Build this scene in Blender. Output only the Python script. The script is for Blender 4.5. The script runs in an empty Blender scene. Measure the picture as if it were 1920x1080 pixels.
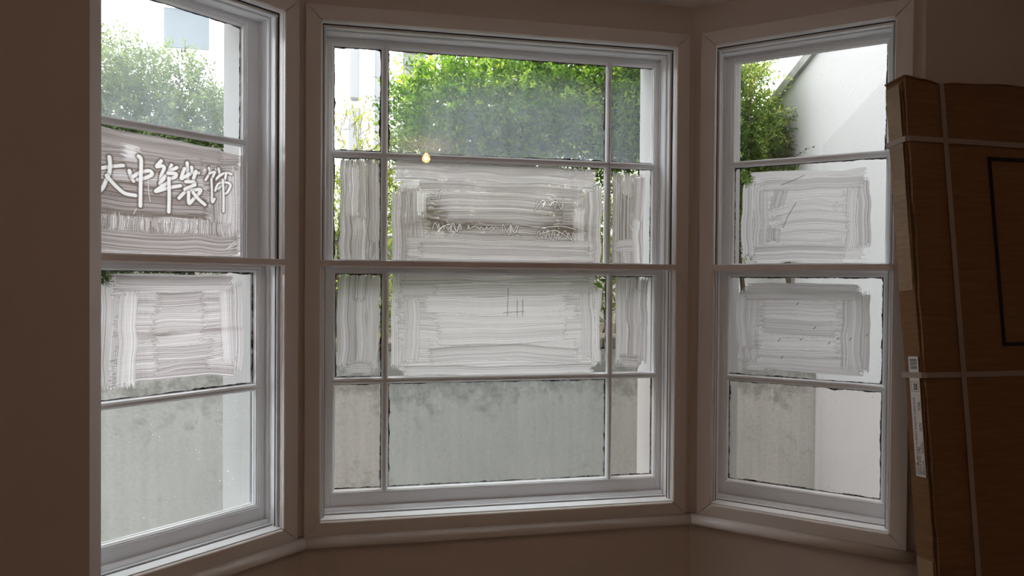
import bpy, math, random
import numpy as np
from mathutils import Matrix, Vector

random.seed(7)
rng = np.random.default_rng(11)
scene = bpy.context.scene
col = scene.collection
PI = math.pi

# ------------------------------------------------------------------ camera
YAW, PITCH, ROLL = math.radians(10.764), math.radians(-0.632), math.radians(0.43)
cam_data = bpy.data.cameras.new('camera')
cam_data.sensor_width = 36.0
cam_data.lens = 1252.5 / 1920 * 36.0
cam_data.clip_start = 0.05
cam = bpy.data.objects.new('camera', cam_data)
col.objects.link(cam)
fw = Vector((math.sin(YAW) * math.cos(PITCH), math.cos(YAW) * math.cos(PITCH), math.sin(PITCH)))
rt = Vector((math.cos(YAW), -math.sin(YAW), 0))
up = rt.cross(fw)
r2 = rt * math.cos(ROLL) + up * math.sin(ROLL)
u2 = -rt * math.sin(ROLL) + up * math.cos(ROLL)
m = Matrix((r2, u2, -fw)).transposed().to_4x4()
m.translation = Vector((-0.426, -2.353, 1.476))
cam.matrix_world = m
scene.camera = cam

# ------------------------------------------------------------------ overcast sky
SKY = 5.9
world = bpy.data.worlds.new('overcast_sky')
scene.world = world
world.use_nodes = True
wn = world.node_tree.nodes
wl = world.node_tree.links
wn.clear()
wout = wn.new('ShaderNodeOutputWorld')
wbg = wn.new('ShaderNodeBackground')
wbg.inputs['Color'].default_value = (0.96, 0.97, 1.0, 1)
wbg.inputs['Strength'].default_value = SKY
wl.new(wbg.outputs[0], wout.inputs[0])

# ------------------------------------------------------------------ colour management
scene.view_settings.view_transform = 'Standard'
scene.view_settings.look = 'None'
scene.view_settings.gamma = 1.0
scene.view_settings.use_curve_mapping = False
scene.view_settings.exposure = 0.0
scene.cycles.transparent_max_bounces = 24
scene.cycles.max_bounces = 12
scene.cycles.diffuse_bounces = 8
scene.cycles.use_denoising = True
scene.cycles.sample_clamp_indirect = 8.0


# ================================================================== helpers
class MB:
    """collects faces and links them as ONE mesh object"""
    def __init__(s):
        s.v = []
        s.f = []

    def box(s, x0, x1, y0, y1, z0, z1):
        n = len(s.v)
        s.v += [(x0, y0, z0), (x1, y0, z0), (x1, y1, z0), (x0, y1, z0),
                (x0, y0, z1), (x1, y0, z1), (x1, y1, z1), (x0, y1, z1)]
        s.f += [tuple(n + i for i in q) for q in
                ((0, 3, 2, 1), (4, 5, 6, 7), (0, 1, 5, 4), (1, 2, 6, 5), (2, 3, 7, 6), (3, 0, 4, 7))]
        return s

    def bbox(s, x0, x1, y0, y1, z0, z1, b=0.002):
        """box with chamfered edges"""
        b = min(b, (x1 - x0) * .45, (y1 - y0) * .45, (z1 - z0) * .45)
        n = len(s.v)
        X, Y, Z = (x0, x1), (y0, y1), (z0, z1)
        idx = {}
        for i in (0, 1):
            for j in (0, 1):
                for k in (0, 1):
                    for ax in (0, 1, 2):
                        p = [X[i] + (b if i == 0 else -b), Y[j] + (b if j == 0 else -b), Z[k] + (b if k == 0 else -b)]
                        p[ax] = (X[i], Y[j], Z[k])[ax]
                        idx[(i, j, k, ax)] = len(s.v)
                        s.v.append(tuple(p))
        F = []
        for i in (0, 1):
            q = [idx[(i, j, k, 0)] for j, k in ((0, 0), (1, 0), (1, 1), (0, 1))]
            F.append(q if i else q[::-1])
            q = [idx[(j, i, k, 1)] for j, k in ((0, 0), (1, 0), (1, 1), (0, 1))]
            F.append(q[::-1] if i else q)
            q = [idx[(j, k, i, 2)] for j, k in ((0, 0), (1, 0), (1, 1), (0, 1))]
            F.append(q if i else q[::-1])
        for a in (0, 1):
            for c in (0, 1):
                F.append([idx[(a, c, 0, 0)], idx[(a, c, 1, 0)], idx[(a, c, 1, 1)], idx[(a, c, 0, 1)]])
                F.append([idx[(a, 0, c, 0)], idx[(a, 1, c, 0)], idx[(a, 1, c, 2)], idx[(a, 0, c, 2)]])
                F.append([idx[(0, a, c, 1)], idx[(1, a, c, 1)], idx[(1, a, c, 2)], idx[(0, a, c, 2)]])
                for d in (0, 1):
                    F.append([idx[(a, c, d, 0)], idx[(a, c, d, 1)], idx[(a, c, d, 2)]])
        s.f += [tuple(q) for q in F]
        return s

    def prism(s, poly, z0, z1):
        n = len(s.v)
        k = len(poly)
        s.v += [(x, y, z0) for x, y in poly] + [(x, y, z1) for x, y in poly]
        s.f.append(tuple(n + i for i in range(k))[::-1])
        s.f.append(tuple(n + k + i for i in range(k)))
        for i in range(k):
            j = (i + 1) % k
            s.f.append((n + i, n + j, n + k + j, n + k + i))
        return s

    def loft(s, loops, closed=True, caps=True):
        """loops: list of equal-length point loops"""
        n = len(s.v)
        k = len(loops[0])
        for L in loops:
            s.v += [tuple(p) for p in L]
        rng_ = range(k) if closed else range(k - 1)
        for a in range(len(loops) - 1):
            for i in rng_:
                j = (i + 1) % k
                s.f.append((n + a * k + i, n + a * k + j, n + (a + 1) * k + j, n + (a + 1) * k + i))
        if caps:
            s.f.append(tuple(n + i for i in range(k))[::-1])
            s.f.append(tuple(n + (len(loops) - 1) * k + i for i in range(k)))
        return s

    def tube(s, pts, rad, n=6):
        loops = []
        P = [Vector(p) for p in pts]
        for i, p in enumerate(P):
            t = (P[min(i + 1, len(P) - 1)] - P[max(i - 1, 0)]).normalized()
            a = t.orthogonal().normalized() if abs(t.z) > .9 else t.cross(Vector((0, 0, 1))).normalized()
            b = t.cross(a)
            r = rad[i] if hasattr(rad, '__len__') else rad
            loops.append([p + a * (r * math.cos(2 * PI * q / n)) + b * (r * math.sin(2 * PI * q / n)) for q in range(n)])
        return s.loft(loops)

    def build(s, name, mat, parent=None, smooth=False):
        me = bpy.data.meshes.new(name)
        me.from_pydata(s.v, [], s.f)
        bmesh_fix(me)
        me.materials.append(mat)
        if smooth:
            me.polygons.foreach_set('use_smooth', [True] * len(me.polygons))
        o = bpy.data.objects.new(name, me)
        col.objects.link(o)
        if parent:
            o.parent = parent
        return o


import bmesh
def bmesh_fix(me):
    bm = bmesh.new()
    bm.from_mesh(me)
    bmesh.ops.recalc_face_normals(bm, faces=bm.faces)
    bm.to_mesh(me)
    bm.free()


def empty(name, loc=(0, 0, 0), rz=0, parent=None):
    o = bpy.data.objects.new(name, None)
    col.objects.link(o)
    o.location = loc
    o.rotation_euler = (0, 0, rz)
    o.empty_display_size = .1
    if parent:
        o.parent = parent
    return o


def tag(o, label=None, cat=None, group=None, kind=None):
    if label: o['label'] = label
    if cat: o['category'] = cat
    if group: o['group'] = group
    if kind: o['kind'] = kind
    return o


# ================================================================== materials
def mat(name):
    ma = bpy.data.materials.new(name)
    ma.use_nodes = True
    nt = ma.node_tree
    nt.nodes.clear()
    out = nt.nodes.new('ShaderNodeOutputMaterial')
    return ma, nt, out


def N(nt, t, **kw):
    n = nt.nodes.new(t)
    for k, v in kw.items():
        if k in n.inputs:
            n.inputs[k].default_value = v
        else:
            setattr(n, k, v)
    return n


def ramp(nt, stops):
    r = nt.nodes.new('ShaderNodeValToRGB')
    while len(r.color_ramp.elements) < len(stops):
        r.color_ramp.elements.new(.5)
    for e, (p, c) in zip(r.color_ramp.elements, stops):
        e.position = p
        e.color = (c, c, c, 1) if isinstance(c, (int, float)) else (*c, 1)
    return r


def paint_mat(name, base, rough=.5, var=.06, scale=3.0, bump=.05, bscale=250, stretch=None, spec=.4):
    """painted surface: slight mottling and fine relief"""
    ma, nt, out = mat(name)
    b = N(nt, 'ShaderNodeBsdfPrincipled', Roughness=rough)
    b.inputs['Specular IOR Level'].default_value = spec
    tc = N(nt, 'ShaderNodeTexCoord')
    mp = N(nt, 'ShaderNodeMapping')
    if stretch: mp.inputs['Scale'].default_value = stretch
    nt.links.new(tc.outputs['Object'], mp.inputs[0])
    n1 = N(nt, 'ShaderNodeTexNoise', Scale=scale, Detail=5.0, Roughness=.6)
    nt.links.new(mp.outputs[0], n1.inputs['Vector'])
    r = ramp(nt, [(.25, tuple(c * (1 - var) for c in base)), (.75, tuple(min(1, c * (1 + var)) for c in base))])
    nt.links.new(n1.outputs['Fac'], r.inputs[0])
    nt.links.new(r.outputs[0], b.inputs['Base Color'])
    n2 = N(nt, 'ShaderNodeTexNoise', Scale=bscale, Detail=2.0)
    nt.links.new(mp.outputs[0], n2.inputs['Vector'])
    bp = N(nt, 'ShaderNodeBump', Strength=bump, Distance=.002)
    nt.links.new(n2.outputs['Fac'], bp.inputs['Height'])
    nt.links.new(bp.outputs[0], b.inputs['Normal'])
    nt.links.new(b.outputs[0], out.inputs[0])
    return ma


M = {}
M['wall'] = paint_mat('wall_emulsion', (.60, .525, .485), .85, .03, 2.0, .12, 180, spec=.2)
M['ceiling'] = paint_mat('ceiling_emulsion', (.72, .68, .64), .9, .02, 2.0, .08, 180, spec=.2)
M['trim'] = paint_mat('trim_gloss', (.68, .625, .60), .20, .03, 6.0, .03, 120)
M['sash'] = paint_mat('sash_gloss', (.85, .86, .885), .32, .03, 8.0, .05, 90)
M['track'] = paint_mat('glazing_track', (.80, .81, .83), .3, .02, 8.0, .02, 90)
M['gap'] = paint_mat('gap_shade', (.02, .02, .022), .7, .1, 20, .02, 90)  # near-black strips that paint the shade of the gaps round the secondary glass
M['floor'] = paint_mat('floor_boards', (.50, .40, .31), .5, .25, 1.5, .1, 60, (8, .6, 1))
M['stucco'] = paint_mat('white_stucco', (.48, .48, .474), .8, .04, 2.5, .35, 120, spec=.2)
M['stair'] = paint_mat('stair_flank_paint', (.59, .59, .595), .8, .03, 1.5, .5, 60, spec=.2)
M['stair_low'] = paint_mat('stair_flank_lower_shaded', (.525, .525, .53), .8, .05, 1.5, .5, 60, spec=.2)  # greyer below the slant, with the light well's shade put into the colour
M['cream'] = paint_mat('cream_render', (.46, .445, .40), .85, .12, 2.0, .3, 60, spec=.2)
M['coping'] = paint_mat('weathered_coping', (.30, .31, .29), .9, .35, 9, .6, 60)
M['ledge'] = paint_mat('mossy_ledge', (.22, .20, .155), .95, .5, 14, .8, 60)
M['soil'] = paint_mat('soil', (.10, .075, .05), .95, .4, 6, .8, 40)
M['paving'] = paint_mat('paving', (.27, .265, .25), .85, .15, 5, .4, 60)
M['facade'] = paint_mat('far_stucco', (.86, .85, .83), .8, .03, .6, .1, 20)
M['facade_grey'] = paint_mat('far_grey', (.27, .28, .29), .8, .1, .8, .1, 20)
M['brick'] = paint_mat('far_brick_grey', (.22, .22, .215), .85, .2, 7, .3, 20, (1, 1, 6))
M['slate'] = paint_mat('far_window_dark', (.15, .18, .20), .35, .15, 1.2, .05, 20)
M['bark'] = paint_mat('bark', (.13, .10, .07), .9, .3, 40, .5, 200)
M['strap'] = paint_mat('plastic_strap', (.33, .265, .23), .35, .05, 30, .1, 300)
M['print'] = paint_mat('black_print', (.012, .010, .009), .6, .1, 30, .02, 300)
M['paper'] = paint_mat('label_paper', (.74, .71, .68), .6, .04, 40, .03, 300)
M['tape'] = paint_mat('parcel_tape', (.30, .205, .125), .30, .14, 18, .25, 60)
M['rose'] = paint_mat('pendant_plastic', (.85, .85, .83), .4, .02, 5, .02, 90)
M['cord'] = paint_mat('pendant_cord', (.8, .8, .78), .6, .02, 5, .02, 90)
M['brass'] = paint_mat('lamp_cap', (.55, .45, .25), .3, .05, 20, .02, 90)


def cardboard():
    ma, nt, out = mat('brown_cardboard')
    b = N(nt, 'ShaderNodeBsdfPrincipled', Roughness=.85)
    b.inputs['Specular IOR Level'].default_value = .15
    tc = N(nt, 'ShaderNodeTexCoord')
    mp = N(nt, 'ShaderNodeMapping')
    mp.inputs['Scale'].default_value = (1, 1, 14)
    nt.links.new(tc.outputs['Object'], mp.inputs[0])
    n1 = N(nt, 'ShaderNodeTexNoise', Scale=9.0, Detail=6.0, Roughness=.65)
    nt.links.new(mp.outputs[0], n1.inputs['Vector'])
    r = ramp(nt, [(.3, (.185, .098, .050)), (.7, (.24, .132, .070))])
    nt.links.new(n1.outputs['Fac'], r.inputs[0])
    nt.links.new(r.outputs[0], b.inputs['Base Color'])
    w = N(nt, 'ShaderNodeTexWave', Scale=70.0, Distortion=.6)
    w.bands_direction = 'Z'
    nt.links.new(tc.outputs['Object'], w.inputs['Vector'])
    bp = N(nt, 'ShaderNodeBump', Strength=.12, Distance=.001)
    nt.links.new(w.outputs['Fac'], bp.inputs['Height'])
    nt.links.new(bp.outputs[0], b.inputs['Normal'])
    nt.links.new(b.outputs[0], out.inputs[0])
    return ma
M['card'] = cardboard()


def render_wall():
    """grey cement render of the retaining wall: mottled, pale drips, dark mildew patches below the ledge"""
    ma, nt, out = mat('grey_cement_render')
    L = nt.links
    b = N(nt, 'ShaderNodeBsdfPrincipled', Roughness=.92)
    b.inputs['Specular IOR Level'].default_value = .15
    tc = N(nt, 'ShaderNodeTexCoord')
    n1 = N(nt, 'ShaderNodeTexNoise', Scale=1.6, Detail=7.0, Roughness=.62)
    L.new(tc.outputs['Object'], n1.inputs['Vector'])
    base = ramp(nt, [(.28, (.53, .53, .50)), (.55, (.61, .605, .58)), (.75, (.65, .64, .62))])
    L.new(n1.outputs['Fac'], base.inputs[0])
    # fine speckle
    n2 = N(nt, 'ShaderNodeTexNoise', Scale=55.0, Detail=3.0)
    L.new(tc.outputs['Object'], n2.inputs['Vector'])
    sp = ramp(nt, [(.3, .90), (.62, 1.04)])
    L.new(n2.outputs['Fac'], sp.inputs[0])
    mx = N(nt, 'ShaderNodeMix', data_type='RGBA', blend_type='MULTIPLY')
    mx.inputs[0].default_value = 1
    L.new(base.outputs[0], mx.inputs[6]); L.new(sp.outputs[0], mx.inputs[7])
    # vertical streaks
    mp = N(nt, 'ShaderNodeMapping')
    mp.inputs['Scale'].default_value = (22, 22, 1.2)
    L.new(tc.outputs['Object'], mp.inputs[0])
    n3 = N(nt, 'ShaderNodeTexNoise', Scale=1.0, Detail=4.0)
    L.new(mp.outputs[0], n3.inputs['Vector'])
    st = ramp(nt, [(.3, .90), (.7, 1.05)])
    L.new(n3.outputs['Fac'], st.inputs[0])
    mx2 = N(nt, 'ShaderNodeMix', data_type='RGBA', blend_type='MULTIPLY')
    mx2.inputs[0].default_value = 1
    L.new(mx.outputs[2], mx2.inputs[6]); L.new(st.outputs[0], mx2.inputs[7])
    # mildew: band below the ledge and a few low patches
    sx = N(nt, 'ShaderNodeSeparateXYZ')
    L.new(tc.outputs['Object'], sx.inputs[0])
    band = N(nt, 'ShaderNodeMapRange')
    band.inputs[1].default_value = .66; band.inputs[2].default_value = .90
    L.new(sx.outputs[2], band.inputs[0])
    n4 = N(nt, 'ShaderNodeTexNoise', Scale=13.0, Detail=9.0, Roughness=.74)
    L.new(tc.outputs['Object'], n4.inputs['Vector'])
    n5 = N(nt, 'ShaderNodeTexNoise', Scale=1.9, Detail=3.0)
    L.new(tc.outputs['Object'], n5.inputs['Vector'])
    a1 = N(nt, 'ShaderNodeMath', operation='MULTIPLY_ADD')
    L.new(band.outputs[0], a1.inputs[0]); a1.inputs[1].default_value = .22
    L.new(n4.outputs['Fac'], a1.inputs[2])
    a2 = N(nt, 'ShaderNodeMath', operation='MULTIPLY_ADD')
    L.new(n5.outputs['Fac'], a2.inputs[0]); a2.inputs[1].default_value = .45
    L.new(a1.outputs[0], a2.inputs[2])
    mk = ramp(nt, [(.81, 0.0), (1.0, .62)])
    L.new(a2.outputs[0], mk.inputs[0])
    mx3 = N(nt, 'ShaderNodeMix', data_type='RGBA')
    L.new(mk.outputs[0], mx3.inputs[0]); L.new(mx2.outputs[2], mx3.inputs[6])
    mx3.inputs[7].default_value = (.19, .195, .165, 1)
    # pale lime specks
    n6 = N(nt, 'ShaderNodeTexVoronoi', Scale=9.0)
    L.new(tc.outputs['Object'], n6.inputs['Vector'])
    pk = ramp(nt, [(.025, .45), (.05, 0.0)])
    L.new(n6.outputs['Distance'], pk.inputs[0])
    mx4 = N(nt, 'ShaderNodeMix', data_type='RGBA')
    L.new(pk.outputs[0], mx4.inputs[0]); L.new(mx3.outputs[2], mx4.inputs[6])
    mx4.inputs[7].default_value = (.72, .72, .70, 1)
    L.new(mx4.outputs[2], b.inputs['Base Color'])
    bp = N(nt, 'ShaderNodeBump', Strength=.4, Distance=.004)
    L.new(n2.outputs['Fac'], bp.inputs['Height'])
    L.new(bp.outputs[0], b.inputs['Normal'])
    L.new(b.outputs[0], out.inputs[0])
    return ma
M['render'] = render_wall()


def glass_mat(name, haze=0.0, hz=(.5, .35, .5, .5), dirt=.0, refl=.035, tint=(.982, .984, .982)):
    """thin window glass; haze = film of condensation, strongest round (x,z) of the pane; dirt = fine specks"""
    ma, nt, out = mat(name)
    L = nt.links
    tr = N(nt, 'ShaderNodeBsdfTransparent')
    tr.inputs[0].default_value = (*tint, 1)
    gl = N(nt, 'ShaderNodeBsdfGlossy', Roughness=.0)
    fr = N(nt, 'ShaderNodeFresnel', IOR=1.45)
    mx = N(nt, 'ShaderNodeMixShader')
    if refl is None:
        L.new(fr.outputs[0], mx.inputs[0])
    else:
        mx.inputs[0].default_value = refl
    L.new(tr.outputs[0], mx.inputs[1]); L.new(gl.outputs[0], mx.inputs[2])
    last = mx
    if haze > 0 or dirt > 0:
        tc = N(nt, 'ShaderNodeTexCoord')
        film = N(nt, 'ShaderNodeBsdfTranslucent')
        film.inputs[0].default_value = (.76, .84, .90, 1)
        n1 = N(nt, 'ShaderNodeTexNoise', Scale=3.2, Detail=6.0, Roughness=.6)
        mp = N(nt, 'ShaderNodeMapping')
        mp.inputs['Scale'].default_value = (6, 1, 1)
        L.new(tc.outputs['Object'], mp.inputs[0]); L.new(mp.outputs[0], n1.inputs['Vector'])
        s = N(nt, 'ShaderNodeSeparateXYZ')
        L.new(tc.outputs['Generated'], s.inputs[0])
        dx = N(nt, 'ShaderNodeMath', operation='SUBTRACT'); L.new(s.outputs[0], dx.inputs[0]); dx.inputs[1].default_value = hz[0]
        dz = N(nt, 'ShaderNodeMath', operation='SUBTRACT'); L.new(s.outputs[2], dz.inputs[0]); dz.inputs[1].default_value = hz[1]
        qx = N(nt, 'ShaderNodeMath', operation='DIVIDE'); L.new(dx.outputs[0], qx.inputs[0]); qx.inputs[1].default_value = hz[2]
        qz = N(nt, 'ShaderNodeMath', operation='DIVIDE'); L.new(dz.outputs[0], qz.inputs[0]); qz.inputs[1].default_value = hz[3]
        p1 = N(nt, 'ShaderNodeMath', operation='POWER'); L.new(qx.outputs[0], p1.inputs[0]); p1.inputs[1].default_value = 2
        p2 = N(nt, 'ShaderNodeMath', operation='POWER'); L.new(qz.outputs[0], p2.inputs[0]); p2.inputs[1].default_value = 2
        ad = N(nt, 'ShaderNodeMath', operation='ADD'); L.new(p1.outputs[0], ad.inputs[0]); L.new(p2.outputs[0], ad.inputs[1])
        mr = N(nt, 'ShaderNodeMapRange', interpolation_type='SMOOTHSTEP')
        mr.inputs[1].default_value = 1.25; mr.inputs[2].default_value = .12
        L.new(ad.outputs[0], mr.inputs[0])
        nr = ramp(nt, [(.3, .6), (.7, 1.0)])
        L.new(n1.outputs['Fac'], nr.inputs[0])
        mu = N(nt, 'ShaderNodeMath', operation='MULTIPLY'); L.new(mr.outputs[0], mu.inputs[0]); L.new(nr.outputs[0], mu.inputs[1])
        m2 = N(nt, 'ShaderNodeMath', operation='MULTIPLY'); L.new(mu.outputs[0], m2.inputs[0]); m2.inputs[1].default_value = haze
        vo = N(nt, 'ShaderNodeTexNoise', Scale=150.0, Detail=1.0)
        L.new(tc.outputs['Object'], vo.inputs['Vector'])
        vr = ramp(nt, [(.73, 0.0), (.77, dirt)])
        L.new(vo.outputs['Fac'], vr.inputs[0])
        m3 = N(nt, 'ShaderNodeMath', operation='ADD', use_clamp=True)
        L.new(m2.outputs[0], m3.inputs[0]); L.new(vr.outputs[0], m3.inputs[1])
        mx2 = N(nt, 'ShaderNodeMixShader')
        L.new(m3.outputs[0], mx2.inputs[0]); L.new(mx.outputs[0], mx2.inputs[1]); L.new(film.outputs[0], mx2.inputs[2])
        last = mx2
    L.new(last.outputs[0], out.inputs[0])
    return ma


M['glass'] = glass_mat('old_window_glass', 0, dirt=.22)
M['glass_low'] = glass_mat('dusty_window_glass', .03, (.5, .5, 1.2, 1.2), .30, tint=(.972, .984, .972))
M['glass_low_warm'] = glass_mat('dusty_window_glass_warm', .02, (.5, .5, 1.2, 1.2), .30, tint=(.985, .962, .938))
M['glass_fog_c'] = glass_mat('misted_glass_wide', .115, (.62, .25, .70, .68), .25)
M['glass_fog_s'] = glass_mat('misted_glass_narrow', .10, (.5, .25, 1.3, .75), .25)
M['glass_fog_l'] = glass_mat('misted_glass_side', .10, (.35, .25, .95, .85), .2)
M['glass_sec'] = glass_mat('secondary_glass', 0, refl=.022, tint=(.988, .99, .989))


def whitewash():
    """brushed whitewash: attribute 'paint' = thickness, 'cover' = how much of the glass is covered"""
    ma, nt, out = mat('brushed_whitewash')
    L = nt.links
    a = N(nt, 'ShaderNodeAttribute', attribute_name='paint')
    c = N(nt, 'ShaderNodeAttribute', attribute_name='cover')
    r = ramp(nt, [(0, (.78, .765, .77)), (.28, (.555, .53, .53)), (.60, (.325, .295, .288)), (1, (.115, .088, .075))])
    L.new(a.outputs['Fac'], r.inputs[0])
    t = N(nt, 'ShaderNodeBsdfTranslucent')
    d = N(nt, 'ShaderNodeBsdfDiffuse')
    L.new(r.outputs[0], t.inputs[0]); L.new(r.outputs[0], d.inputs[0])
    mx = N(nt, 'ShaderNodeMixShader'); mx.inputs[0].default_value = .2
    L.new(t.outputs[0], mx.inputs[1]); L.new(d.outputs[0], mx.inputs[2])
    tr = N(nt, 'ShaderNodeBsdfTransparent')
    m2 = N(nt, 'ShaderNodeMixShader')
    L.new(c.outputs['Fac'], m2.inputs[0]); L.new(tr.outputs[0], m2.inputs[1]); L.new(mx.outputs[0], m2.inputs[2])
    L.new(m2.outputs[0], out.inputs[0])
    return ma
M['wash'] = whitewash()


def putty():
    ma, nt, out = mat('mouldy_putty')
    b = N(nt, 'ShaderNodeBsdfPrincipled', Roughness=.9)
    tc = N(nt, 'ShaderNodeTexCoord')
    n1 = N(nt, 'ShaderNodeTexNoise', Scale=45.0, Detail=4.0)
    nt.links.new(tc.outputs['Object'], n1.inputs['Vector'])
    r = ramp(nt, [(.38, (.018, .018, .017)), (.52, (.09, .095, .09)), (.68, (.50, .51, .51))])
    nt.links.new(n1.outputs['Fac'], r.inputs[0])
    nt.links.new(r.outputs[0], b.inputs['Base Color'])
    nt.links.new(b.outputs[0], out.inputs[0])
    return ma
M['putty'] = putty()


def leaf_mat(name, stops):
    ma, nt, out = mat(name)
    L = nt.links
    a = N(nt, 'ShaderNodeAttribute', attribute_name='tone')
    r = ramp(nt, stops)
    L.new(a.outputs['Fac'], r.inputs[0])
    b = N(nt, 'ShaderNodeBsdfPrincipled', Roughness=.45)
    b.inputs['Specular IOR Level'].default_value = .35
    L.new(r.outputs[0], b.inputs['Base Color'])
    t = N(nt, 'ShaderNodeBsdfTranslucent')
    hs = N(nt, 'ShaderNodeHueSaturation', Saturation=1.05, Value=1.5)
    L.new(r.outputs[0], hs.inputs['Color']); L.new(hs.outputs[0], t.inputs[0])
    mx = N(nt, 'ShaderNodeMixShader'); mx.inputs[0].default_value = .5
    L.new(b.outputs[0], mx.inputs[1]); L.new(t.outputs[0], mx.inputs[2])
    L.new(mx.outputs[0], out.inputs[0])
    return ma
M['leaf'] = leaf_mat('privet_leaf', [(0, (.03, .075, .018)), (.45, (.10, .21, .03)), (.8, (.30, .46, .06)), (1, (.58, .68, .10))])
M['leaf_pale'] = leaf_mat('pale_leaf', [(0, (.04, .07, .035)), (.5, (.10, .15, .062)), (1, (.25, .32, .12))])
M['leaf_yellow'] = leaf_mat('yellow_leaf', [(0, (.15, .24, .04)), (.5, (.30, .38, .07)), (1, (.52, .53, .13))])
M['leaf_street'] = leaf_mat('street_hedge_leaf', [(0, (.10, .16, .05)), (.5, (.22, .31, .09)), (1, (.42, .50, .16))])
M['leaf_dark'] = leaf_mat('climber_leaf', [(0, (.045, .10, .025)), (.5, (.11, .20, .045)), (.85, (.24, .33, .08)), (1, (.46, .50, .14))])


def emit_mat(name, color, strength):
    ma, nt, out = mat(name)
    e = N(nt, 'ShaderNodeEmission', Strength=strength)
    e.inputs[0].default_value = (*color, 1)
    nt.links.new(e.outputs[0], out.inputs[0])
    return ma
def envelope_mat():
    ma, nt, out = mat('amber_bulb_glass')
    e = N(nt, 'ShaderNodeEmission', Strength=70.0)
    e.inputs[0].default_value = (1.0, .42, .13, 1)
    t = N(nt, 'ShaderNodeBsdfTransparent')
    x = N(nt, 'ShaderNodeMixShader'); x.inputs[0].default_value = .5
    nt.links.new(t.outputs[0], x.inputs[1]); nt.links.new(e.outputs[0], x.inputs[2]); nt.links.new(x.outputs[0], out.inputs[0])
    return ma
M['bulb'] = envelope_mat()
M['bulb_core'] = emit_mat('glowing_filament', (1.0, .80, .63), 2000.0)

# ================================================================== the room shell
W2 = .639                                   # half width of the centre opening
AL = AR = math.radians(39.45)               # splay of the bay's side walls
CL, CR = Vector((-.697, 0)), Vector((.714, 0))
UR = Vector((math.cos(AR), -math.sin(AR))); NR = Vector((math.sin(AR), math.cos(AR)))
UL = Vector((-math.cos(AL), -math.sin(AL))); NL = Vector((-math.sin(AL), math.cos(AL)))
ZB, ZT = .65, 2.35
ZC = 2.505                                  # ceiling
S0, S1, SE = .08, .656, .742                # side openings and wall ends, measured from the corner
DI, DO = .20, .325                          # inner leaf, outer face
LN = .012                                   # lining thickness


def ptR(s, d): return tuple(CR + UR * s + NR * d)
def ptL(s, d): return tuple(CL + UL * s + NL * d)
def cornR(d): return (CR.x + d * math.tan(AR / 2), d)
def cornL(d): return (CL.x - d * math.tan(AL / 2), d)


def struct(o, label, cat):
    return tag(o, label, cat, kind='structure')


# centre bay wall: painted inner leaf, white stucco outer leaf
mb = MB()
mb.prism([(-W2 - LN, 0), cornL(0), cornL(DI), (-W2 - LN, DI)], ZB - .02, ZT + .02)
mb.prism([(W2 + LN, 0), (W2 + LN, DI), cornR(DI), cornR(0)], ZB - .02, ZT + .02)
mb.prism([cornL(0), cornR(0), cornR(DI), cornL(DI)], 0, ZB - .02)
mb.prism([cornL(0), cornR(0), cornR(DI), cornL(DI)], ZT + .02, ZC + .03)
struct(mb.build('wall_center', M['wall']), 'beige painted bay wall around the widest sash window', 'wall')
ZX0, ZX1 = ZB - .05, ZT + .05               # outer opening
mb = MB()
mb.prism([(-.628, DI), cornL(DI), cornL(DO), (-.628, DO)], ZX0, ZX1)
mb.prism([(.628, DI), (.628, DO), cornR(DO), cornR(DI)], ZX0, ZX1)
mb.prism([cornL(DI), cornR(DI), cornR(DO), cornL(DO)], -.3, ZX0)
mb.prism([cornL(DI), cornR(DI), cornR(DO), cornL(DO)], ZX1, ZC + .2)
struct(mb.build('wall_outer_center', M['stucco']), 'white stucco outer face around the widest sash window', 'wall')
# side bay walls
for nm, pt, cn, e0, lab in (('right', ptR, cornR, .112, 'around the narrow window beside the cardboard box'),
                            ('left', ptL, cornL, .115, 'around the narrow window with lettered whitewash')):
    mb = MB()
    mb.prism([cn(0), pt(S0 - LN, 0), pt(S0 - LN, DI), cn(DI)], ZB - .02, ZT + .02)
    mb.prism([pt(S1 + LN, 0), pt(SE, 0), pt(SE, DI), pt(S1 + LN, DI)], ZB - .02, ZT + .02)
    mb.prism([cn(0), pt(SE, 0), pt(SE, DI), cn(DI)], 0, ZB - .02)
    mb.prism([cn(0), pt(SE, 0), pt(SE, DI), cn(DI)], ZT + .02, ZC + .03)
    struct(mb.build('wall_bay_' + nm, M['wall']), 'beige painted bay wall ' + lab, 'wall')
    mb = MB()
    mb.prism([cn(DI), pt(e0, DI), pt(e0, DO), cn(DO)], ZX0, ZX1)
    mb.prism([pt(.652, DI), pt(SE, DI), pt(SE, DO), pt(.652, DO)], ZX0, ZX1)
    mb.prism([cn(DI), pt(SE, DI), pt(SE, DO), cn(DO)], -.3, ZX0)
    mb.prism([cn(DI), pt(SE, DI), pt(SE, DO), cn(DO)], ZX1, ZC + .2)
    struct(mb.build('wall_outer_bay_' + nm, M['stucco']), 'white stucco outer face ' + lab, 'wall')

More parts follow.
